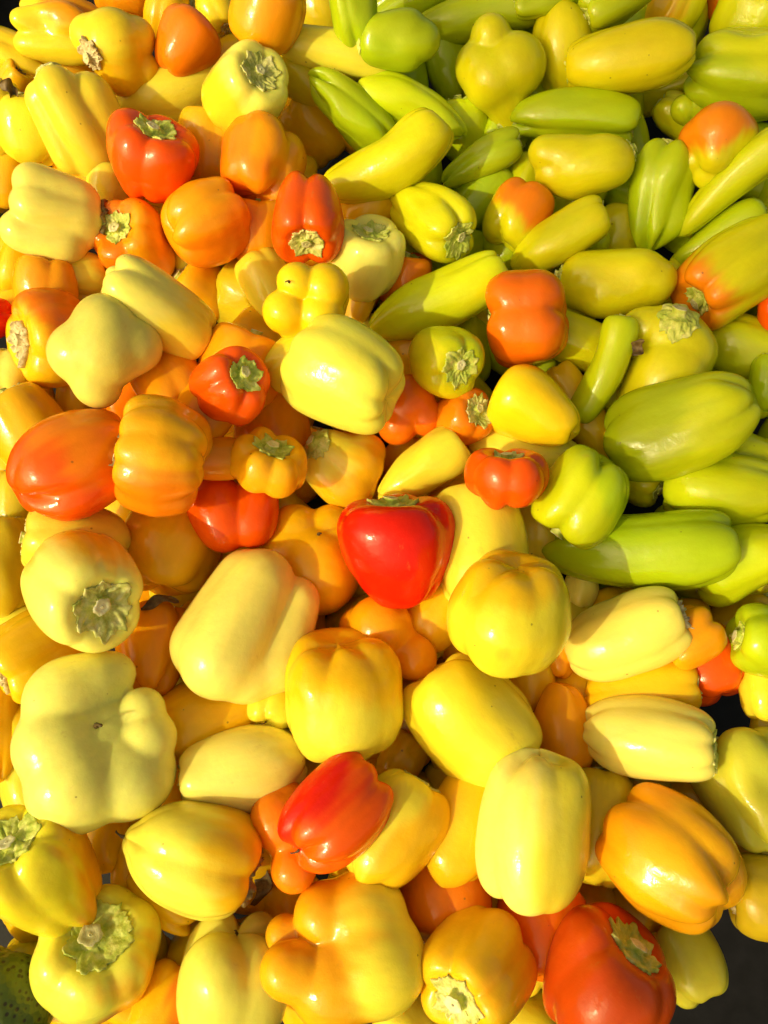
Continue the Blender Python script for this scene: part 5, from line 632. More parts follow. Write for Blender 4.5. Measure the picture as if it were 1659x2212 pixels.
('long_pepper', 'taper', (0.2373, 0.2838, 0.0616), (0.1701, 0.0164, 0.3591, 0.9175), 0.0859, 0.0601, (80, 15, -40), (0.23, 0.22, 0.18), 'LG', 'g', 4392, 'light green pepper standing upright with a lobed tip at upper right', 'green and olive peppers in the pile', {'bend': -0.14747636689983853, 'lump': 1.7, 'bumps': [(-0.82, 0.2, -0.53, 0.16, 0.25), (0.1, 0.15, -0.98, 0.08, 0.25)], 'scar': 1}),
('bell_pepper', 'bell', (0.317, 0.1689, 0.0326), (0.1886, -0.1341, 0.3737, 0.8982), 0.036, 0.0252, (330, 207, 457), (0.09, 0.09, 0.1), 'RO', 'w', 84182, 'red-orange pepper sliver at the right edge among the greens', 'red and orange peppers in the pile', {}),
('sweet_pepper', 'oval', (-0.0973, -0.168, -0.0645), (0.4938, 0.5794, -0.3658, -0.5354), 0.0868, 0.0601, (50, -22, -80), (0.06, 0.05, 0.06), 'CR', 'g', 62728, 'cream pepper lying level with its stem end against the huge lobed cream one', 'yellow and cream peppers in the pile', {'calyx_size': 0.9}),
('bell_pepper', 'bell', (-0.2575, -0.084, -0.0585), (0.6351, 0.6055, -0.0442, -0.4775), 0.0635, 0.0618, (20, -70, -160, 110), (0.18, 0.21, 0.21, 0.22), 'YE', 'b', 87789, 'golden yellow bell with a papery beige calyx at the left edge', 'yellow and cream peppers in the pile', {}),
('sweet_pepper', 'oval', (-0.2785, 0.0766, -0.0063), (0.2867, 0.1191, -0.3721, -0.8748), 0.0799, 0.0613, (376, 253, 132), (0.05, 0.05, 0.06), 'YE', 'w', 10960, 'golden yellow pepper at the left edge above the large long orange one', 'yellow and cream peppers in the pile', {}),
('long_pepper', 'taper', (0.0435, 0.1129, 0.0395), (0.6646, 0.4618, -0.0981, 0.5791), 0.0678, 0.0536, (83, 327, 195), (0.09, 0.1, 0.09), 'YG', 'g', 80096, 'shaded yellow-green pepper with a broad dark green calyx facing the viewer', 'green and olive peppers in the pile', {'bend': -0.2771235271435155, 'lump': 1.7, 'blush': ('OL', (-0.89, 0.46, -0.07), 0.5), 'calyx_size': 1.35}),
('bell_pepper', 'bell', (-0.1169, 0.3368, 0.1196), (0.176, 0.3278, -0.1399, 0.9176), 0.071, 0.0637, (85, 351, 240, 159), (0.07, 0.09, 0.09, 0.1), 'CR', 'w', 26002, 'cream bell pepper with a large faded green calyx facing up in the upper left', 'yellow and cream peppers in the pile', {'blush': ('LY', (0.12, 0.86, -0.49), 0.35), 'calyx_size': 1.25}),
('sweet_pepper', 'oval', (0.2102, 0.3823, 0.1238), (0.0745, 0.7544, -0.2679, -0.5946), 0.1078, 0.0547, (50, -75), (0.05, 0.06), 'OL', 'g', 13784, 'plump olive green oval pepper with a dried calyx on its left end', 'green and olive peppers in the pile', {'lump': 1.7, 'calyx_size': 1.0}),
('sweet_pepper', 'heart', (-0.2133, -0.2371, -0.0574), (0.4403, 0.034, -0.24, -0.8645), 0.0937, 0.0683, (25, -40, -130, 110), (0.17, 0.15, 0.18, 0.15), 'LY', 'g', 8214, 'lemon bell with a knobbly pale green calyx at the lower left edge', 'yellow and cream peppers in the pile', {'blush': ('AM', (-0.75, 0.59, -0.29), 0.15), 'calyx_size': 1.25, 'bumps': [(-0.43, 0.69, 0.58, 0.1, 0.25), (-0.05, 0.81, 0.59, -0.1, 0.25), (-0.31, 0.83, -0.47, -0.05, 0.3)]}),
('bell_pepper', 'bell', (0.2564, -0.2447, -0.0922), (0.3797, 0.5731, -0.5526, -0.4712), 0.0485, 0.0562, (330, 202, 104), (0.1, 0.1, 0.09), 'OY', 'b', 9147, 'dull yellow bell with a dry calyx at the lower right edge', 'yellow and cream peppers in the pile', {}),
('bell_pepper', 'bell', (-0.2685, 0.1504, 0.0249), (0.5157, 0.4923, 0.0172, -0.701), 0.0554, 0.0769, (30, -50, -130, 110), (0.15, 0.14, 0.13, 0.15), 'OR', 'b', 21011, 'streaky orange bell with a papery calyx and green stem at the left edge', 'red and orange peppers in the pile', {'blush': ('YE', (0.62, -0.17, 0.77), 0.3), 'calyx_size': 1.1}),
('bell_pepper', 'bell', (-0.2709, 0.2348, 0.0761), (0.0984, 0.735, 0.3513, 0.5716), 0.075, 0.0706, (42, -8, -52, -140, 120), (0.2, 0.3, 0.28, 0.2, 0.2), 'CR', 'x', 36850, 'cream bell pepper with deep stacked folds at the left edge', 'yellow and cream peppers in the pile', {'lobes': [(0.0234, -0.0004, -0.0121, 0.0136), (0.0221, -0.0002, -0.0069, 0.0138), (0.0207, -0.0001, -0.0018, 0.014), (0.0194, 0.0001, 0.0034, 0.0141), (0.0181, 0.0003, 0.0086, 0.0143), (0.0167, 0.0005, 0.0138, 0.0145), (0.0154, 0.0007, 0.0189, 0.0147), (0.014, 0.0008, 0.0241, 0.0149), (0.0066, 0.006, -0.0136, 0.0155), (0.0058, 0.0058, -0.0083, 0.0157), (0.005, 0.0056, -0.003, 0.0159), (0.0043, 0.0054, 0.0023, 0.0161), (0.0035, 0.0053, 0.0076, 0.0163), (0.0027, 0.0051, 0.0129, 0.0165), (0.0019, 0.0049, 0.0182, 0.0166), (0.0011, 0.0047, 0.0235, 0.0168), (-0.0125, 0.0008, -0.0231, 0.0146), (-0.0132, 0.0011, -0.0182, 0.0149), (-0.014, 0.0014, -0.0132, 0.0152), (-0.0148, 0.0017, -0.0083, 0.0155), (-0.0156, 0.0021, -0.0033, 0.0159), (-0.0163, 0.0024, 0.0017, 0.0162), (-0.0171, 0.0027, 0.0066, 0.0165), (-0.0179, 0.003, 0.0116, 0.0168), (-0.0064, 0.0009, 0.0266, 0.0129), (-0.006, 0.0009, 0.025, 0.0134), (-0.0056, 0.0008, 0.0234, 0.0139), (-0.0052, 0.0008, 0.0218, 0.0143), (-0.0047, 0.0007, 0.0202, 0.0148), (-0.0043, 0.0006, 0.0186, 0.0153), (-0.0039, 0.0006, 0.017, 0.0157), (-0.0035, 0.0005, 0.0154, 0.0162)], 'bumps': [(-0.41, 0.06, -0.91, 0.14, 0.3), (0.15, 0.34, -0.93, -0.14, 0.22), (-0.83, 0.32, 0.47, 0.1, 0.3), (0.8, 0.55, 0.23, -0.1, 0.25)]}),
('long_pepper', 'taper', (0.1659, 0.2904, 0.0835), (0.2379, 0.5278, 0.2021, 0.7899), 0.0858, 0.0527, (45, -52, 160), (0.22, 0.18, 0.18), 'OL', 'g', 88722, 'mustard yellow pepper with a notched left tip below the smooth green one', 'green and olive peppers in the pile', {'bend': -0.2958166961485148, 'lump': 1.7, 'lobes': [(-0.0014, 0.0013, -0.0062, 0.021), (-0.0018, 0.0013, -0.0026, 0.0211), (-0.0023, 0.0013, 0.001, 0.0212), (-0.0028, 0.0013, 0.0046, 0.0213), (-0.0033, 0.0013, 0.0082, 0.0214), (-0.0038, 0.0013, 0.0118, 0.0215), (-0.0043, 0.0013, 0.0154, 0.0216), (-0.0047, 0.0013, 0.019, 0.0217), (0.0188, 0.0, -0.0246, 0.0133), (0.0169, 0.0003, -0.0215, 0.0139), (0.0151, 0.0005, -0.0183, 0.0145), (0.0133, 0.0007, -0.0152, 0.0151), (0.0115, 0.0009, -0.012, 0.0157), (0.0097, 0.0011, -0.0089, 0.0163), (0.0078, 0.0014, -0.0057, 0.0169), (0.006, 0.0016, -0.0026, 0.0175), (0.0033, 0.0, -0.0249, 0.0126), (0.002, -0.0, -0.0218, 0.0133), (0.0008, -0.0001, -0.0188, 0.014), (-0.0005, -0.0001, -0.0157, 0.0147), (-0.0018, -0.0001, -0.0127, 0.0154), (-0.0031, -0.0002, -0.0096, 0.0161), (-0.0043, -0.0002, -0.0066, 0.0168), (-0.0056, -0.0002, -0.0036, 0.0175)], 'calyx_size': 0.7, 'bumps': [(0.72, 0.15, -0.68, 0.1, 0.22), (0.93, 0.36, -0.0, -0.12, 0.3), (-0.42, 0.32, -0.85, 0.06, 0.25)]}),
('bell_pepper', 'bell', (0.2873, 0.2002, 0.0524), (0.4496, 0.7739, -0.2184, -0.3888), 0.0971, 0.0711, (50, -12, -75, 160), (0.17, 0.18, 0.18, 0.15), 'OL', 'g', 68174, 'orange-shouldered mustard bell with a green calyx at the right edge', 'green and olive peppers in the pile', {'blush': ('TO', (0.0, 0.0, 1.0), 0.12), 'calyx_size': 0.9}),
('long_pepper', 'taper', (0.2634, 0.0307, -0.0156), (0.1662, 0.6556, -0.4733, -0.5645), 0.0893, 0.0596, (55, -50), (0.13, 0.11), 'YG', 'g', 4800, 'yellow-green pepper lying level at the right edge below the largest green one', 'green and olive peppers in the pile', {'bend': -0.1325197284512306, 'lump': 1.7, 'calyx_size': 0.7}),
('bell_pepper', 'bell', (-0.0653, -0.2119, -0.0678), (0.1361, 0.0946, -0.7073, -0.6872), 0.0715, 0.0467, (60, -100, 170), (0.1, 0.08, 0.1), 'OR', 'w', 96528, 'orange lobed pepper partly behind the glossy red bell', 'red and orange peppers in the pile', {'lobes': [(0.0003, 0.0025, 0.0118, 0.0204), (-0.0058, 0.0022, 0.0238, 0.0142), (-0.0006, -0.0013, -0.0197, 0.0153), (-0.0039, -0.0038, -0.0044, 0.0164)], 'bumps': [(0.93, 0.32, -0.19, -0.24, 0.28), (-0.2, 0.73, -0.66, -0.1, 0.3)]}),
('bell_pepper', 'bell', (-0.1649, 0.1216, 0.0829), (0.1675, 0.8767, 0.3158, 0.3218), 0.0805, 0.0537, (40, -65, -150, 140), (0.1, 0.12, 0.12, 0.12), 'CY', 'w', 61803, 'cream pepper half in shadow behind the waxy pale green-yellow one', 'yellow and cream peppers in the pile', {'blush': ('CR', (0.19, -0.06, -0.98), 0.45)}),
('sweet_pepper', 'heart', (0.0292, 0.0412, -0.0037), (0.2288, 0.391, 0.3978, 0.7978), 0.0752, 0.0412, (60, -80), (0.05, 0.05), 'CY', 'b', 92643, 'creamy yellow pepper tapering to lower left above the red heart-shaped one', 'yellow and cream peppers in the pile', {'calyx_size': 0.9}),
('long_pepper', 'taper', (0.0363, 0.2519, 0.0631), (0.566, 0.6595, -0.0447, 0.4926), 0.0858, 0.0549, (50, -35, 150), (0.21, 0.17, 0.17), 'YB', 'g', 3045, 'bright yellow-green pepper with a ribbed green calyx facing the viewer', 'green and olive peppers in the pile', {'bend': -0.17100307242417606, 'lump': 1.7, 'calyx_size': 1.25, 'bumps': [(0.36, 0.92, 0.16, -0.14, 0.25), (0.93, 0.37, 0.06, 0.1, 0.3)]}),
('sweet_pepper', 'heart', (0.2202, 0.1172, 0.0121), (0.2093, 0.0075, 0.2018, 0.9568), 0.1212, 0.079, (35, -60, 140), (0.22, 0.08, 0.1), 'OL', 'g', 69850, 'folded yellow-green pepper with a dark green calyx beside the finger-thin one', 'green and olive peppers in the pile', {'lobes': [(0.007, -0.0122, 0.0302, 0.0232), (0.0038, -0.0118, 0.0292, 0.0229), (0.0007, -0.0114, 0.0283, 0.0226), (-0.0025, -0.011, 0.0273, 0.0223), (-0.0056, -0.0106, 0.0263, 0.022), (-0.0088, -0.0103, 0.0254, 0.0217), (-0.0119, -0.0099, 0.0244, 0.0214), (-0.0151, -0.0095, 0.0235, 0.0211), (0.0276, -0.0092, 0.0319, 0.0143), (0.0265, -0.0092, 0.0319, 0.0144), (0.0253, -0.0092, 0.0319, 0.0145), (0.0242, -0.0092, 0.0319, 0.0146), (0.0231, -0.0092, 0.0319, 0.0147), (0.022, -0.0092, 0.0319, 0.0148), (0.0208, -0.0092, 0.0319, 0.0149), (0.0197, -0.0092, 0.0319, 0.015), (-0.0058, -0.0005, 0.0103, 0.0287), (-0.004, 0.0015, 0.0042, 0.0275), (-0.0023, 0.0034, -0.002, 0.0263), (-0.0006, 0.0054, -0.0082, 0.0251), (0.0012, 0.0074, -0.0143, 0.024), (0.0029, 0.0093, -0.0205, 0.0228), (0.0047, 0.0113, -0.0267, 0.0216), (0.0064, 0.0133, -0.0329, 0.0205), (0.0064, 0.0133, -0.0329, 0.0198), (0.0075, 0.0141, -0.0349, 0.0191), (0.0086, 0.0149, -0.0368, 0.0184), (0.0097, 0.0157, -0.0388, 0.0177), (0.0108, 0.0165, -0.0408, 0.0171), (0.0119, 0.0173, -0.0428, 0.0164), (0.013, 0.0181, -0.0448, 0.0157), (0.0141, 0.0189, -0.0468, 0.015)], 'calyx_size': 1.1, 'bumps': [(0.92, 0.4, -0.02, -0.28, 0.24), (0.85, 0.24, 0.48, 0.08, 0.3), (-0.86, 0.15, 0.48, 0.08, 0.4)]}),
('bell_pepper', 'bell', (0.0601, -0.1349, -0.0551), (0.4435, 0.8041, 0.2455, 0.3106), 0.0861, 0.0767, (80, -70, -140, 130), (0.16, 0.1, 0.1, 0.1), 'CY', 'g', 73236, 'dull yellow bell with a sharp shadow edge, stem end at its lower right', 'yellow and cream peppers in the pile', {'blush': ('LY', (-0.65, 0.01, -0.76), 0.5), 'calyx_size': 0.9, 'bumps': [(-0.2, -0.11, -0.97, 0.1, 0.3), (0.23, -0.1, -0.97, -0.08, 0.2), (0.55, 0.54, 0.64, 0.06, 0.25), (0.2, 0.95, -0.23, 0.03, 0.4)]}),
('bell_pepper', 'bell', (-0.1021, 0.2884, 0.0869), (0.0596, -0.1239, -0.484, -0.8642), 0.062, 0.0737, (40, -40, -130, 130), (0.1, 0.28, 0.2, 0.15), 'OR', 'w', 3327, 'two-lobed orange bell under the cream one with faded calyx', 'red and orange peppers in the pile', {'blush': ('AM', (-0.96, 0.29, 0.06), 0.4), 'bumps': [(-0.42, 0.79, -0.44, -0.16, 0.18), (0.42, 0.84, -0.34, 0.06, 0.4)]}),
('bell_pepper', 'bell', (0.2754, 0.2924, 0.1005), (0.1887, -0.0922, 0.5805, 0.7867), 0.0691, 0.0613, (30, -35, -110, 110), (0.29, 0.27, 0.29, 0.24), 'OL', 'g', 31585, 'orange-topped mustard pepper with a knobby lobed tip at upper right', 'green and olive peppers in the pile', {'lobes': [(-0.0003, 0.0072, 0.0039, 0.0249), (0.0206, -0.0007, -0.0089, 0.0118), (0.0025, 0.0072, -0.0147, 0.0137), (0.0095, -0.0084, -0.0188, 0.0118), (0.0158, 0.005, 0.0064, 0.015), (-0.0132, 0.0023, 0.003, 0.0164), (-0.0056, -0.0056, -0.0071, 0.0147)], 'blush': ('TO', (-0.03, 0.79, 0.61), 0.4), 'bumps': [(0.18, -0.44, -0.88, 0.16, 0.28), (0.64, -0.3, -0.71, -0.12, 0.25), (-0.58, -0.32, -0.74, -0.12, 0.25), (-0.01, 0.97, -0.24, 0.05, 0.5)], 'scar': 1}),
('sweet_pepper', 'oval', (0.1742, -0.0807, -0.0404), (0.4467, 0.3783, 0.3207, 0.7447), 0.0902, 0.0593, (52, -45, 150), (0.08, 0.09, 0.09), 'CR', 'b', 24983, 'long cream pepper with a withered beige calyx on its right end', 'yellow and cream peppers in the pile', {'calyx_size': 0.95}),
('bell_pepper', 'bell', (-0.1014, -0.2889, -0.1182), (0.4003, 0.9122, 0.0186, -0.0854), 0.0669, 0.073, (20, -95, 175, 95), (0.1, 0.2, 0.3, 0.16), 'PC', 'w', 39966, 'pale greenish cream bell with a dark blossom spot at the bottom edge', 'yellow and cream peppers in the pile', {'bumps': [(0.01, 0.81, -0.59, 0.06, 0.4), (-0.41, -0.13, -0.9, 0.07, 0.3), (0.43, -0.25, -0.87, 0.06, 0.25)], 'scar': 1}),
('bell_pepper', 'bell', (-0.0305, 0.0453, -0.0096), (0.2913, 0.3051, -0.2151, -0.8808), 0.0685, 0.0602, (60, 0, -55, 150), (0.15, 0.15, 0.17, 0.19), 'YA', 'g', 80232, 'golden three-lobed pepper below the large lemon cream bell', 'yellow and cream peppers in the pile', {'lobes': [(-0.0024, -0.0056, 0.0188, 0.0156), (-0.0037, -0.0036, 0.0153, 0.0157), (-0.005, -0.0016, 0.0117, 0.0158), (-0.0063, 0.0004, 0.0082, 0.0159), (-0.0075, 0.0024, 0.0046, 0.0159), (-0.0088, 0.0044, 0.0011, 0.016), (-0.0101, 0.0064, -0.0025, 0.0161), (-0.0114, 0.0083, -0.006, 0.0162), (0.0072, -0.0054, 0.0147, 0.0162), (0.0079, -0.0039, 0.0117, 0.0159), (0.0087, -0.0024, 0.0086, 0.0157), (0.0095, -0.0009, 0.0056, 0.0154), (0.0103, 0.0006, 0.0026, 0.0151), (0.0111, 0.002, -0.0005, 0.0148), (0.0119, 0.0035, -0.0035, 0.0146), (0.0127, 0.005, -0.0066, 0.0143), (0.0035, 0.0039, -0.008, 0.0169), (0.0037, 0.0041, -0.0084, 0.0168), (0.004, 0.0043, -0.0089, 0.0167), (0.0042, 0.0045, -0.0093, 0.0166), (0.0044, 0.0047, -0.0097, 0.0165), (0.0046, 0.0049, -0.0101, 0.0164), (0.0048, 0.0052, -0.0106, 0.0163), (0.005, 0.0054, -0.011, 0.0162), (-0.0227, -0.0003, -0.0067, 0.0123), (-0.0214, -0.0002, -0.0059, 0.0127), (-0.02, -0.0001, -0.0051, 0.013), (-0.0187, 0.0, -0.0043, 0.0133), (-0.0173, 0.0002, -0.0035, 0.0136), (-0.016, 0.0003, -0.0027, 0.014), (-0.0146, 0.0004, -0.0019, 0.0143), (-0.0133, 0.0005, -0.001, 0.0146)], 'blush': ('CY', (-0.09, -0.27, 0.96), 0.45), 'calyx_size': 1.05, 'bumps': [(-0.85, 0.48, -0.24, 0.1, 0.3), (-0.01, 0.94, -0.33, 0.1, 0.3), (-0.42, 0.85, -0.32, -0.18, 0.2)]}),
('long_pepper', 'taper', (0.0445, 0.1829, 0.0351), (0.2217, 0.489, 0.2875, 0.7932), 0.1207, 0.047, (55, -75), (0.07, 0.09), 'YB', 'g', 21030, 'long bright yellow-green pepper pointing down left to the lemon cream bell', 'green and olive peppers in the pile', {'bend': 0.25834976452282693, 'lump': 1.7}),
('bell_pepper', 'bell', (-0.1116, 0.0018, -0.0076), (0.0832, -0.0599, -0.6692, -0.736), 0.0644, 0.0661, (85, -10, -100), (0.12, 0.34, 0.12), 'RO', 'w', 83517, 'red-orange two-lobed pepper under the ribbed amber yellow bell', 'red and orange peppers in the pile', {'lobes': [(0.0126, 0.0047, 0.0096, 0.018), (0.0117, 0.0036, 0.0068, 0.0179), (0.0107, 0.0025, 0.004, 0.0178), (0.0097, 0.0013, 0.0012, 0.0177), (0.0087, 0.0002, -0.0016, 0.0176), (0.0077, -0.0009, -0.0044, 0.0175), (0.0067, -0.002, -0.0072, 0.0174), (0.0057, -0.0031, -0.01, 0.0173), (0.0198, 0.0002, 0.0077, 0.0128), (0.0192, -0.0003, 0.0061, 0.0129), (0.0186, -0.0009, 0.0045, 0.013), (0.0181, -0.0014, 0.0029, 0.0131), (0.0175, -0.0019, 0.0013, 0.0132), (0.0169, -0.0024, -0.0003, 0.0133), (0.0163, -0.003, -0.0019, 0.0134), (0.0158, -0.0035, -0.0035, 0.0135), (-0.0151, 0.0077, 0.0121, 0.0154), (-0.015, 0.0067, 0.0093, 0.0156), (-0.0149, 0.0056, 0.0064, 0.0158), (-0.0147, 0.0046, 0.0036, 0.016), (-0.0146, 0.0036, 0.0008, 0.0161), (-0.0145, 0.0026, -0.0021, 0.0163), (-0.0144, 0.0015, -0.0049, 0.0165), (-0.0143, 0.0005, -0.0077, 0.0167)]}),
('long_pepper', 'taper', (0.2907, 0.2677, 0.0862), (0.2844, 0.3014, 0.2007, 0.8877), 0.1165, 0.0322, (60, -70), (0.09, 0.09), 'YG', 'g', 69459, 'long slim yellow-green pepper tapering to the left at the right edge', 'green and olive peppers in the pile', {'bend': -0.4, 'lump': 1.7}),
('long_pepper', 'taper', (0.1911, -0.0159, -0.026), (0.4379, 0.5395, 0.2749, 0.6646), 0.139, 0.0587, (45, -70), (0.12, 0.13), 'LG', 'g', 2883, 'longest bright green pepper tapering to the left, half shadowed', 'green and olive peppers in the pile', {'bend': 0.2990557154129838, 'lump': 1.7, 'calyx_size': 0.7}),
('bell_pepper', 'bell', (0.2704, -0.0876, -0.03), (0.3074, 0.5571, -0.4235, -0.6448), 0.0458, 0.0518, (53, 312, 226, 128), (0.14, 0.11, 0.1, 0.11), 'LG', 'g', 52717, 'light green bell with a pale cut stem at the right edge', 'green and olive peppers in the pile', {'calyx_size': 0.95, 'cut': 1}),
('bell_pepper', 'bell', (0.0599, -0.286, -0.0931), (0.8469, 0.393, -0.1807, -0.3092), 0.0708, 0.07, (30, -40, -120, 170, 100), (0.17, 0.13, 0.16, 0.15, 0.16), 'YE', 'w', 62582, 'golden orange bell with a white-green star calyx at the bottom', 'yellow and cream peppers in the pile', {'blush': ('AM', (0.76, 0.59, -0.26), 0.12), 'calyx_size': 1.25, 'cut': 1}),
('bell_pepper', 'bell', (-0.1468, 0.2383, 0.0678), (0.0252, 0.5514, 0.4133, 0.7242), 0.063, 0.0685, (32, -40, -100, 95), (0.17, 0.13, 0.13, 0.17), 'OR', 'x', 17566, 'bright orange bell with three ribs below and right of the red-orange one', 'red and orange peppers in the pile', {'blush': ('AM', (0.94, 0.1, -0.32), 0.5), 'calyx_size': 0.9}),
('bell_pepper', 'bell', (-0.0567, 0.1249, 0.0858), (0.0909, -0.9387, -0.2737, -0.1887), 0.0647, 0.0601, (10, -85, -170, 95), (0.25, 0.3, 0.42, 0.42), 'YL', 'w', 30337, 'bright yellow four-lobed pepper with its blossom tip facing the viewer', 'yellow and cream peppers in the pile', {'lobes': [(0.0043, -0.0059, -0.0166, 0.0141), (0.0179, 0.0054, -0.0058, 0.0169), (0.0027, 0.0147, 0.0015, 0.0176), (-0.0153, 0.0021, -0.0103, 0.0157), (-0.0139, 0.0053, 0.0042, 0.0151), (0.0048, -0.0046, 0.0124, 0.0239), (0.0179, 0.0051, 0.008, 0.0119)], 'melt': 45, 'bumps': [(0.0, 0.62, -0.79, -0.1, 0.3)], 'scar': 1}),
('sweet_pepper', 'cup', (-0.1897, 0.277, 0.0953), (0.0487, -0.1767, -0.07, -0.9806), 0.0634, 0.0739, (80, 12, -80, 160), (0.14, 0.18, 0.15, 0.16), 'RO', 'g', 89314, 'red-orange bell pepper with green calyx on top beside the creamy ribbed bell', 'red and orange peppers in the pile', {'calyx_size': 1.15, 'bumps': [(-0.13, 0.77, -0.62, -0.06, 0.4), (-0.84, 0.08, 0.53, 0.06, 0.35)]}),
('bell_pepper', 'bell', (0.1137, 0.1535, 0.044), (0.1727, 0.7255, -0.3505, -0.5666), 0.062, 0.0764, (75, -14, -100, 170), (0.07, 0.2, 0.2, 0.1), 'OD', 'g', 5021, 'smooth orange bell lying on its side among the green peppers', 'red and orange peppers in the pile', {'calyx_size': 1.1}),
('bell_pepper', 'round', (0.0875, 0.0117, 0.0273), (0.072, -0.0327, 0.3535, 0.9321), 0.0402, 0.0617, (62, -4, -75, 170), (0.2, 0.18, 0.21, 0.23), 'RO', 'w', 64362, 'squat red-orange pepper with green calyx left of the bright green bell', 'red and orange peppers in the pile', {'calyx_size': 0.9}),
('bell_pepper', 'bell', (-0.1085, 0.0604, 0.068), (0.2976, 0.3489, 0.0034, 0.8886), 0.0511, 0.0505, (20, -50, -120, 95), (0.21, 0.21, 0.16, 0.2), 'RO', 'g', 71113, 'small red-orange pepper with a broad leafy green calyx', 'red and orange peppers in the pile', {'calyx_size': 1.35, 'bumps': [(-0.9, 0.44, 0.06, 0.1, 0.3), (0.73, 0.67, -0.1, 0.06, 0.3)]}),
('sweet_pepper', 'oval', (-0.2121, 0.0092, 0.0452), (0.0657, 0.5353, 0.5075, 0.6719), 0.0853, 0.0718, (55, -28, -90), (0.08, 0.26, 0.15), 'OR', 'w', 87120, 'large long orange pepper with a reddish crease at the left', 'red and orange peppers in the pile', {'blush': ('RO', (-0.29, 0.07, -0.95), 0.4)}),
('sweet_pepper', 'oval', (0.1845, -0.1492, -0.0589), (0.5606, 0.5037, 0.2637, 0.602), 0.0873, 0.057, (48, 4, -48, 140), (0.1, 0.07, 0.08, 0.1), 'CR', 'g', 10696, 'cream pepper with ribbed side and dry green calyx on its right end', 'yellow and cream peppers in the pile', {'calyx_size': 1.05}),
('bell_pepper', 'bell', (-0.2012, -0.0685, 0.0163), (0.7627, 0.5029, 0.1892, 0.36), 0.0723, 0.0737, (60, -20, -110, 140), (0.12, 0.1, 0.11, 0.13), 'CR', 'w', 86334, 'cream bell facing the viewer with a wide star-shaped green calyx', 'yellow and cream peppers in the pile', {'lump': 1.4, 'blush': ('YE', (0.65, 0.74, -0.18), 0.05), 'calyx_size': 1.3}),
('bell_pepper', 'round', (-0.0843, 0.0235, 0.027), (0.0587, 0.167, 0.1865, 0.9664), 0.0389, 0.0596, (48, -12, -70, 180, 120), (0.2, 0.21, 0.18, 0.22, 0.21), 'YA', 'g', 6097, 'small pumpkin-like yellow pepper with a dry green calyx', 'yellow and cream peppers in the pile', {'calyx_size': 1.25}),
('long_pepper', 'taper', (0.0004, 0.2861, 0.0927), (0.1517, 0.4991, 0.2438, 0.8176), 0.1133, 0.0479, (70, -70), (0.07, 0.07), 'OL', 'g', 30092, 'curved mustard banana shaped pepper beside the shiny orange peppers', 'green and olive peppers in the pile', {'bend': 0.85, 'lump': 1.7, 'calyx_size': 0.7}),
('bell_pepper', 'bell', (-0.1904, -0.1604, -0.033), (0.0863, 0.9809, 0.091, -0.1489), 0.1123, 0.1085, (62, -72, 150, 104), (0.06, 0.06, 0.08, 0.06), 'CR', 'w', 10488, 'huge cream bell with bulging lobes and a dark blossom tip at lower left', 'yellow and cream peppers in the pile', {'lump': 1.3, 'lobes': [(-0.0203, -0.0256, -0.0125, 0.0261), (-0.0175, -0.0266, -0.0137, 0.0248), (-0.0147, -0.0276, -0.0148, 0.0235), (-0.0119, -0.0287, -0.016, 0.0222), (-0.0091, -0.0297, -0.0172, 0.0209), (-0.0063, -0.0307, -0.0184, 0.0196), (-0.0036, -0.0317, -0.0195, 0.0183), (-0.0008, -0.0328, -0.0207, 0.017), (-0.0008, -0.0328, -0.0207, 0.017), (0.0009, -0.0334, -0.0208, 0.0164), (0.0027, -0.0341, -0.0209, 0.0159), (0.0044, -0.0347, -0.021, 0.0153), (0.0061, -0.0354, -0.0211, 0.0147), (0.0078, -0.036, -0.0212, 0.0142), (0.0095, -0.0367, -0.0213, 0.0136), (0.0113, -0.0373, -0.0214, 0.013), (-0.0222, -0.0001, -0.0032, 0.0297), (-0.0099, 0.0231, 0.0065, 0.0334), (0.0197, 0.0183, 0.0074, 0.0317), (0.0325, 0.0035, -0.0124, 0.0181), (0.0285, -0.0139, -0.0178, 0.0147), (0.0, -0.0074, 0.0153, 0.0425)], 'melt': 50, 'bumps': [(0.04, 0.25, -0.97, -0.12, 0.3), (0.49, -0.68, -0.55, -0.4, 0.15), (0.43, -0.43, -0.79, -0.34, 0.15), (0.28, -0.08, -0.96, -0.22, 0.15), (0.8, -0.3, -0.52, 0.17, 0.2), (0.58, -0.07, -0.81, 0.08, 0.15), (0.88, -0.02, -0.47, -0.16, 0.09), (0.67, 0.11, -0.74, -0.14, 0.11), (0.91, 0.27, -0.3, 0.1, 0.22), (-0.34, -0.47, -0.81, 0.08, 0.5), (-0.08, 0.97, -0.25, 0.08, 0.5)], 'scar': 1}),
('sweet_pepper', 'nipple', (-0.1261, -0.224, -0.0613), (0.4433, 0.6518, 0.4797, 0.3855), 0.0871, 0.0714, (60, -8, -80), (0.06, 0.12, 0.1), 'CL', 'x', 18895, 'lemon pepper with a pointed nipple tip on its left end', 'yellow and cream peppers in the pile', {'blush': ('YE', (0.33, 0.31, 0.89), 0.2), 'calyx_size': 1.3, 'bumps': [(0.2, 0.97, -0.14, 0.05, 0.4), (-0.16, 0.96, -0.22, -0.06, 0.25)], 'scar': 1}),
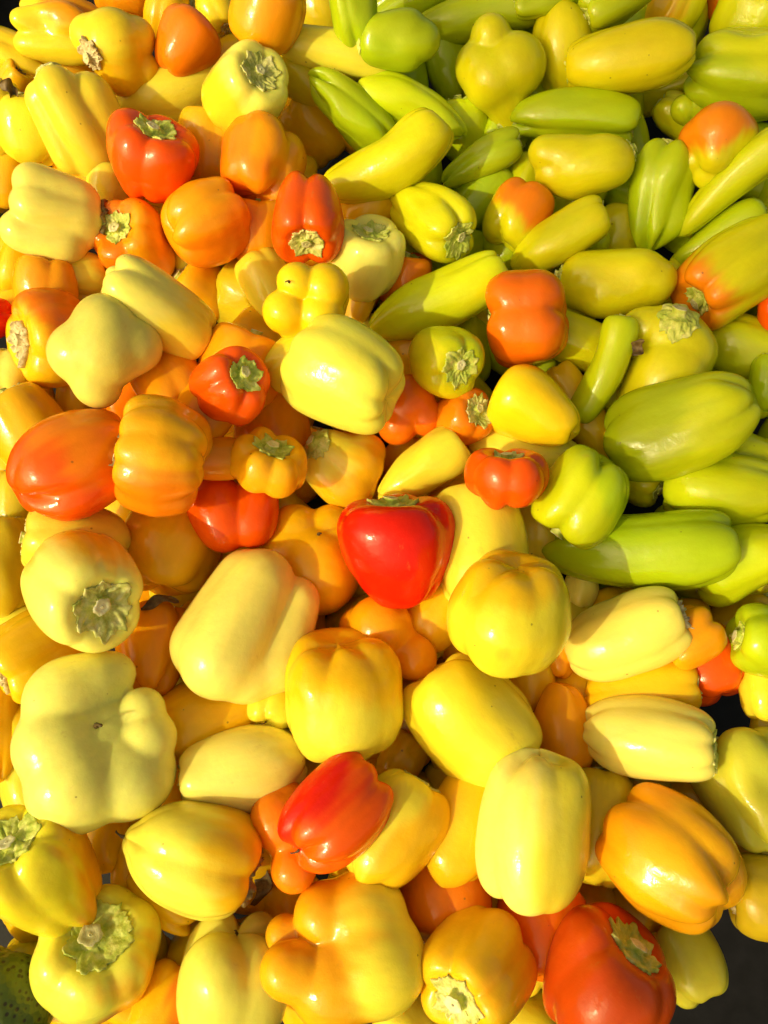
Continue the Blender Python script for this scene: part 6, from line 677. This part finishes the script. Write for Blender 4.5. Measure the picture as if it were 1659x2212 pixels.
('sweet_pepper', 'heart', (-0.1946, 0.0809, 0.0835), (0.0537, -0.3829, -0.5141, -0.7656), 0.086, 0.0745, (90, 28, -25, -100), (0.14, 0.2, 0.2, 0.14), 'PC', 'g', 50750, 'waxy pale green-yellow pepper with a knobbly tail, right of the streaky orange bell', 'yellow and cream peppers in the pile', {'lump': 1.6, 'lobes': [(0.0114, -0.0018, -0.0137, 0.0193), (0.0081, -0.001, -0.0094, 0.0193), (0.0048, -0.0002, -0.0052, 0.0193), (0.0015, 0.0007, -0.001, 0.0193), (-0.0018, 0.0015, 0.0032, 0.0193), (-0.0051, 0.0023, 0.0074, 0.0193), (-0.0085, 0.0031, 0.0116, 0.0193), (-0.0118, 0.0039, 0.0158, 0.0193), (0.0093, 0.0036, 0.0145, 0.0199), (0.0077, 0.0036, 0.0118, 0.0202), (0.006, 0.0037, 0.0091, 0.0205), (0.0044, 0.0037, 0.0065, 0.0207), (0.0028, 0.0037, 0.0038, 0.021), (0.0012, 0.0037, 0.0011, 0.0213), (-0.0004, 0.0038, -0.0015, 0.0215), (-0.0021, 0.0038, -0.0042, 0.0218), (-0.0044, -0.0009, -0.0166, 0.015), (-0.0056, -0.0015, -0.0172, 0.0147), (-0.0068, -0.0022, -0.0179, 0.0144), (-0.008, -0.0028, -0.0185, 0.0142), (-0.0091, -0.0034, -0.0192, 0.0139), (-0.0103, -0.004, -0.0198, 0.0136), (-0.0115, -0.0046, -0.0205, 0.0134), (-0.0126, -0.0053, -0.0211, 0.0131)], 'calyx_size': 0.9, 'bumps': [(-0.53, -0.11, -0.84, 0.26, 0.22), (-0.92, 0.28, -0.27, -0.16, 0.35), (0.7, 0.03, -0.71, 0.08, 0.4), (-0.03, 1.0, -0.04, -0.14, 0.3), (-0.83, 0.32, 0.45, 0.08, 0.3)]}),
('bell_pepper', 'bell', (-0.0597, 0.2132, 0.0935), (0.6634, 0.7461, 0.0484, -0.0312), 0.062, 0.0581, (82, -4, -85, 170), (0.12, 0.22, 0.12, 0.2), 'RO', 'w', 2836, 'red-orange two-lobed bell with its green calyx pointing down', 'red and orange peppers in the pile', {'calyx_size': 1.15}),
('banana_pepper', 'finger', (0.1712, 0.1162, 0.0243), (0.1958, 0.1124, 0.3695, 0.9014), 0.0873, 0.029, (), (), 'YG', 'g', 2501, 'finger-thin yellow-green pepper with a small dark tip', 'green and olive peppers in the pile', {'bend': 0.55, 'scar': 1}),
('bell_pepper', 'bell', (-0.0294, -0.1217, -0.0403), (0.4005, 0.915, 0.0471, 0.0089), 0.0808, 0.0882, (42, -18, -75, 110), (0.08, 0.1, 0.1, 0.1), 'CY', 'g', 66253, 'upright yellow bell with long dimples above the red-orange glossy one', 'yellow and cream peppers in the pile', {'blush': ('YE', (0.07, -0.17, -0.98), 0.5), 'calyx_size': 0.8, 'bumps': [(0.09, 0.58, -0.81, -0.12, 0.28), (0.42, 0.17, -0.89, 0.05, 0.25)]}),
('sweet_pepper', 'cup', (0.1387, -0.2952, -0.0919), (0.4008, 0.1307, 0.4457, 0.7898), 0.0744, 0.0814, (28, -65, -140, 110), (0.13, 0.1, 0.1, 0.1), 'RB', 'g', 42448, 'red-orange bell in shadow with a long dry green calyx at the bottom right', 'red and orange peppers in the pile', {'calyx_size': 1.15, 'bumps': [(-0.18, 0.65, 0.74, -0.1, 0.3), (0.58, 0.59, -0.56, 0.04, 0.4)]}),
('sweet_pepper', 'oval', (0.2238, 0.0657, 0.0195), (0.2172, 0.7839, -0.4025, -0.42), 0.1089, 0.0693, (20, -55, 100), (0.07, 0.08, 0.08), 'GR', 'g', 84829, 'largest smooth light green pepper, with a pointed right tip, at the right', 'green and olive peppers in the pile', {'lump': 1.7, 'blush': ('YG', (0.3, 0.14, -0.94), 0.4), 'calyx_size': 0.9, 'bumps': [(0.13, 0.94, 0.31, -0.07, 0.25), (-0.08, 0.87, -0.49, 0.03, 0.3), (0.1, 0.3, 0.95, 0.05, 0.3)]}),
('bell_pepper', 'bell', (-0.0983, -0.0766, -0.0283), (0.4165, 0.8839, -0.0666, -0.2021), 0.1144, 0.0879, (70, 22, -38, -100, 180), (0.08, 0.07, 0.2, 0.12, 0.12), 'CR', 'w', 69705, 'tall cream bell with a deep notch at its upper right, left of centre', 'yellow and cream peppers in the pile', {'lobes': [(-0.0204, 0.0048, 0.0251, 0.0225), (-0.0194, 0.0021, 0.0175, 0.0223), (-0.0183, -0.0006, 0.01, 0.022), (-0.0173, -0.0033, 0.0024, 0.0217), (-0.0162, -0.006, -0.0052, 0.0214), (-0.0151, -0.0087, -0.0127, 0.0212), (-0.0141, -0.0114, -0.0203, 0.0209), (-0.013, -0.0141, -0.0278, 0.0206), (-0.0061, 0.016, 0.0221, 0.029), (-0.0055, 0.0132, 0.0145, 0.0282), (-0.005, 0.0105, 0.0069, 0.0275), (-0.0045, 0.0077, -0.0007, 0.0268), (-0.004, 0.0049, -0.0083, 0.026), (-0.0034, 0.0022, -0.0159, 0.0253), (-0.0029, -0.0006, -0.0235, 0.0246), (-0.0024, -0.0034, -0.0311, 0.0238), (0.0274, 0.0066, 0.0151, 0.0225), (0.0272, 0.0045, 0.0088, 0.0216), (0.0271, 0.0025, 0.0024, 0.0207), (0.027, 0.0004, -0.0039, 0.0198), (0.0268, -0.0016, -0.0102, 0.0189), (0.0267, -0.0037, -0.0165, 0.0179), (0.0266, -0.0057, -0.0228, 0.017), (0.0264, -0.0078, -0.0291, 0.0161), (0.0118, 0.0077, 0.0238, 0.027)], 'melt': 48, 'calyx_size': 0.75, 'bumps': [(0.18, 0.11, -0.98, -0.32, 0.2), (0.56, 0.04, -0.83, 0.06, 0.25), (0.11, 0.75, -0.65, -0.08, 0.3)]}),
('bell_pepper', 'bell', (-0.149, 0.0076, 0.0593), (0.3568, 0.5444, -0.2983, -0.6981), 0.0573, 0.0809, (62, 18, -22, -62, 140), (0.14, 0.12, 0.16, 0.14, 0.15), 'AY', 'x', 12131, 'ribbed amber yellow bell lying on its side left of centre', 'yellow and cream peppers in the pile', {'blush': ('OR', (0.96, 0.23, -0.16), 0.3), 'calyx_size': 0.8}),
('bell_pepper', 'bell', (0.0841, -0.081, 0.0053), (0.3426, 0.9291, -0.1367, -0.0257), 0.0709, 0.0833, (30, -38, -110, 100), (0.05, 0.12, 0.12, 0.12), 'LY', 'g', 32408, 'large lemon bell with a brown scuff, right of the glossy red heart-shaped pepper', 'yellow and cream peppers in the pile', {'blush': ('YE', (-0.2, -0.16, -0.97), 0.4), 'bumps': [(-0.48, 0.52, 0.71, -0.05, 0.3), (0.74, -0.09, -0.67, 0.05, 0.3)], 'scuff': 1}),
('sweet_pepper', 'oval', (0.097, -0.2063, -0.0549), (0.5373, 0.8342, -0.1238, 0.0044), 0.0943, 0.0745, (30, -40, -85, 120), (0.05, 0.15, 0.1, 0.1), 'CR', 'w', 20265, 'tall smooth cream pepper with a vertical groove at lower right', 'yellow and cream peppers in the pile', {'blush': ('CY', (0.96, 0.21, -0.16), 0.35), 'calyx_size': 0.7, 'bumps': [(0.32, 0.17, -0.93, -0.16, 0.14), (-0.01, 0.53, 0.84, 0.05, 0.4), (0.98, 0.21, 0.0, -0.05, 0.3), (0.77, 0.14, -0.62, 0.06, 0.3)]}),
('bell_pepper', 'bell', (0.143, 0.0104, 0.0065), (0.4547, 0.8399, -0.2277, -0.1897), 0.068, 0.0648, (80, 8, -90), (0.1, 0.24, 0.1), 'LG', 'g', 33434, 'bright green two-lobed bell with a pale cut stem at lower left', 'green and olive peppers in the pile', {'blush': ('YG', (-0.22, 0.11, 0.97), 0.6), 'calyx_size': 0.95, 'cut': 1}),
('sweet_pepper', 'cup', (0.0107, -0.0313, -0.003), (0.0094, 0.0253, -0.3984, -0.9168), 0.0782, 0.082, (78, -62, -140, 150), (0.07, 0.17, 0.1, 0.1), 'RD', 'g', 722, 'glossy red heart-shaped pepper with a green calyx in the centre', 'red and orange peppers in the pile', {'calyx_size': 1.05, 'bumps': [(-0.44, 0.77, 0.46, -0.05, 0.3), (-0.45, 0.4, -0.8, 0.04, 0.2)]}),
('bell_pepper', 'bell', (-0.0249, -0.2743, -0.0879), (0.4048, 0.6541, 0.5317, 0.3545), 0.1084, 0.0884, (25, -20, -80, 110), (0.28, 0.34, 0.08, 0.08), 'AY', 'w', 48659, 'large golden pepper with finger-like lobes pointing left, bottom centre', 'yellow and cream peppers in the pile', {'lobes': [(0.0197, 0.0056, 0.0066, 0.0297), (0.016, -0.0009, -0.0167, 0.0216), (-0.0027, 0.0074, 0.0184, 0.0337), (-0.0186, -0.0011, -0.0027, 0.0283), (-0.0178, -0.0007, -0.0269, 0.0175), (-0.0181, -0.0025, -0.035, 0.0162), (0.0005, -0.019, -0.0362, 0.0124), (0.0, -0.0125, 0.0051, 0.0324)], 'melt': 42, 'top': 0.05, 'blush': ('CY', (0.2, 0.58, 0.79), 0.3), 'bumps': [(-0.44, -0.1, -0.89, 0.26, 0.3), (0.11, -0.47, -0.87, 0.1, 0.25), (-0.15, 0.18, -0.97, -0.3, 0.22), (0.55, 0.8, -0.22, 0.08, 0.5)]}),
('bell_pepper', 'bell', (0.1887, -0.2247, -0.0706), (0.1208, 0.439, -0.7077, -0.5403), 0.0811, 0.0814, (70, 26, -34, -95, 160), (0.16, 0.12, 0.2, 0.12, 0.1), 'AY', 'w', 27090, 'plump amber bell with curved ribs at the lower right', 'yellow and cream peppers in the pile', {'blush': ('AM', (0.0, 0.0, 1.0), 0.4)}),
('bell_pepper', 'bell', (-0.0276, 0.071, 0.0669), (0.1363, 0.4929, -0.4813, -0.712), 0.0809, 0.0742, (58, 8, -45, -110, 120), (0.09, 0.07, 0.1, 0.12, 0.09), 'CL', 'g', 61316, 'large lemon cream bell with diagonal ribs above centre', 'yellow and cream peppers in the pile', {'calyx_size': 0.8, 'bumps': [(0.41, 0.16, -0.9, 0.05, 0.25)]}),
('bell_pepper', 'bell', (-0.0297, -0.201, -0.0419), (0.2154, 0.3338, 0.6296, 0.6677), 0.0699, 0.0579, (40, -18, -70, 140), (0.1, 0.2, 0.16, 0.15), 'RO', 'g', 23512, 'glossy red bell with a pointed tip and dark scar at its lower left, bottom centre', 'red and orange peppers in the pile', {'lump': 0.6, 'top': 0.7, 'blush': ('RD', (0.98, 0.17, -0.07), 0.35), 'calyx_size': 0.95, 'bumps': [(-0.05, 0.17, -0.98, 0.1, 0.16), (-0.25, 0.65, -0.72, 0.04, 0.3)], 'scar': 1}),
]
for row in PEPPERS: pepper(*row)

# ---------------------------------------------------------------- scraps of dried leaf on the pile
WITHERED = calyx_material('withered_leaf', (.05, .028, .010), (.12, .07, .02), (.24, .16, .05))
def dried_leaf(loc, ax, ay, az, length, width, seed, label):
    r = np.random.RandomState(seed); nu, nv = 18, 10
    u = np.linspace(0, 1, nu)[:, None]; v = np.linspace(0, 2*np.pi, nv, endpoint=False)[None, :]
    wd = width * .5 * (np.sin(np.pi*np.clip(u*.96 + .03, 0, 1))**.6 * (1 + .35*np.sin(9*u + seed)) + .08)
    x = (u - .5) * length + 0*v
    y = wd * np.cos(v) + length*.10*np.sin(5*u + seed)
    z = width*.10*np.sin(v) + width*.28*np.sin(7*u + 2*seed + 1.6*np.cos(v)) + width*.18*np.cos(v)**2
    V = np.stack([x, y, z], -1).reshape(-1, 3)
    me = mesh('dried_leaf', V, ring_faces(nu, nv) + [list(range(nv))[::-1], list(range((nu-1)*nv, nu*nv))], [WITHERED])
    o = link('dried_leaf', me); o.matrix_world = Matrix(((ax[0], ay[0], az[0], loc[0]), (ax[1], ay[1], az[1], loc[1]), (ax[2], ay[2], az[2], loc[2]), (0, 0, 0, 1)))
    tag(o, label, 'dried leaf', 'scraps of dried leaf on the peppers')
DEBRIS = [((-0.0873, -0.2323, -0.1223), (0.275, 0.959, 0.069), (-0.951, 0.26, 0.167), (0.142, -0.111, 0.984), 0.0311, 0.0098, 3, 'long withered brown leaf strand beside the nipple-tipped lemon pepper'), ((0.1938, 0.1192, 0.0466), (0.563, 0.454, 0.69), (-0.768, 0.597, 0.234), (-0.306, -0.662, 0.685), 0.0134, 0.0085, 4, 'small brown leaf scrap on the folded yellow-green pepper'), ((-0.1622, -0.0596, -0.0283), (0.947, 0.271, -0.173), (-0.165, 0.87, 0.464), (0.277, -0.411, 0.869), 0.0268, 0.0067, 5, 'dark twisted leaf scrap left of the tall cream bell'), ((-0.3093, 0.3341, 0.1244), (0.683, -0.075, -0.726), (0.617, 0.592, 0.519), (0.391, -0.802, 0.451), 0.0153, 0.0099, 6, 'dark leaf scrap at the left edge beside the ribbed creamy bell')]
for row in DEBRIS: dried_leaf(*row)
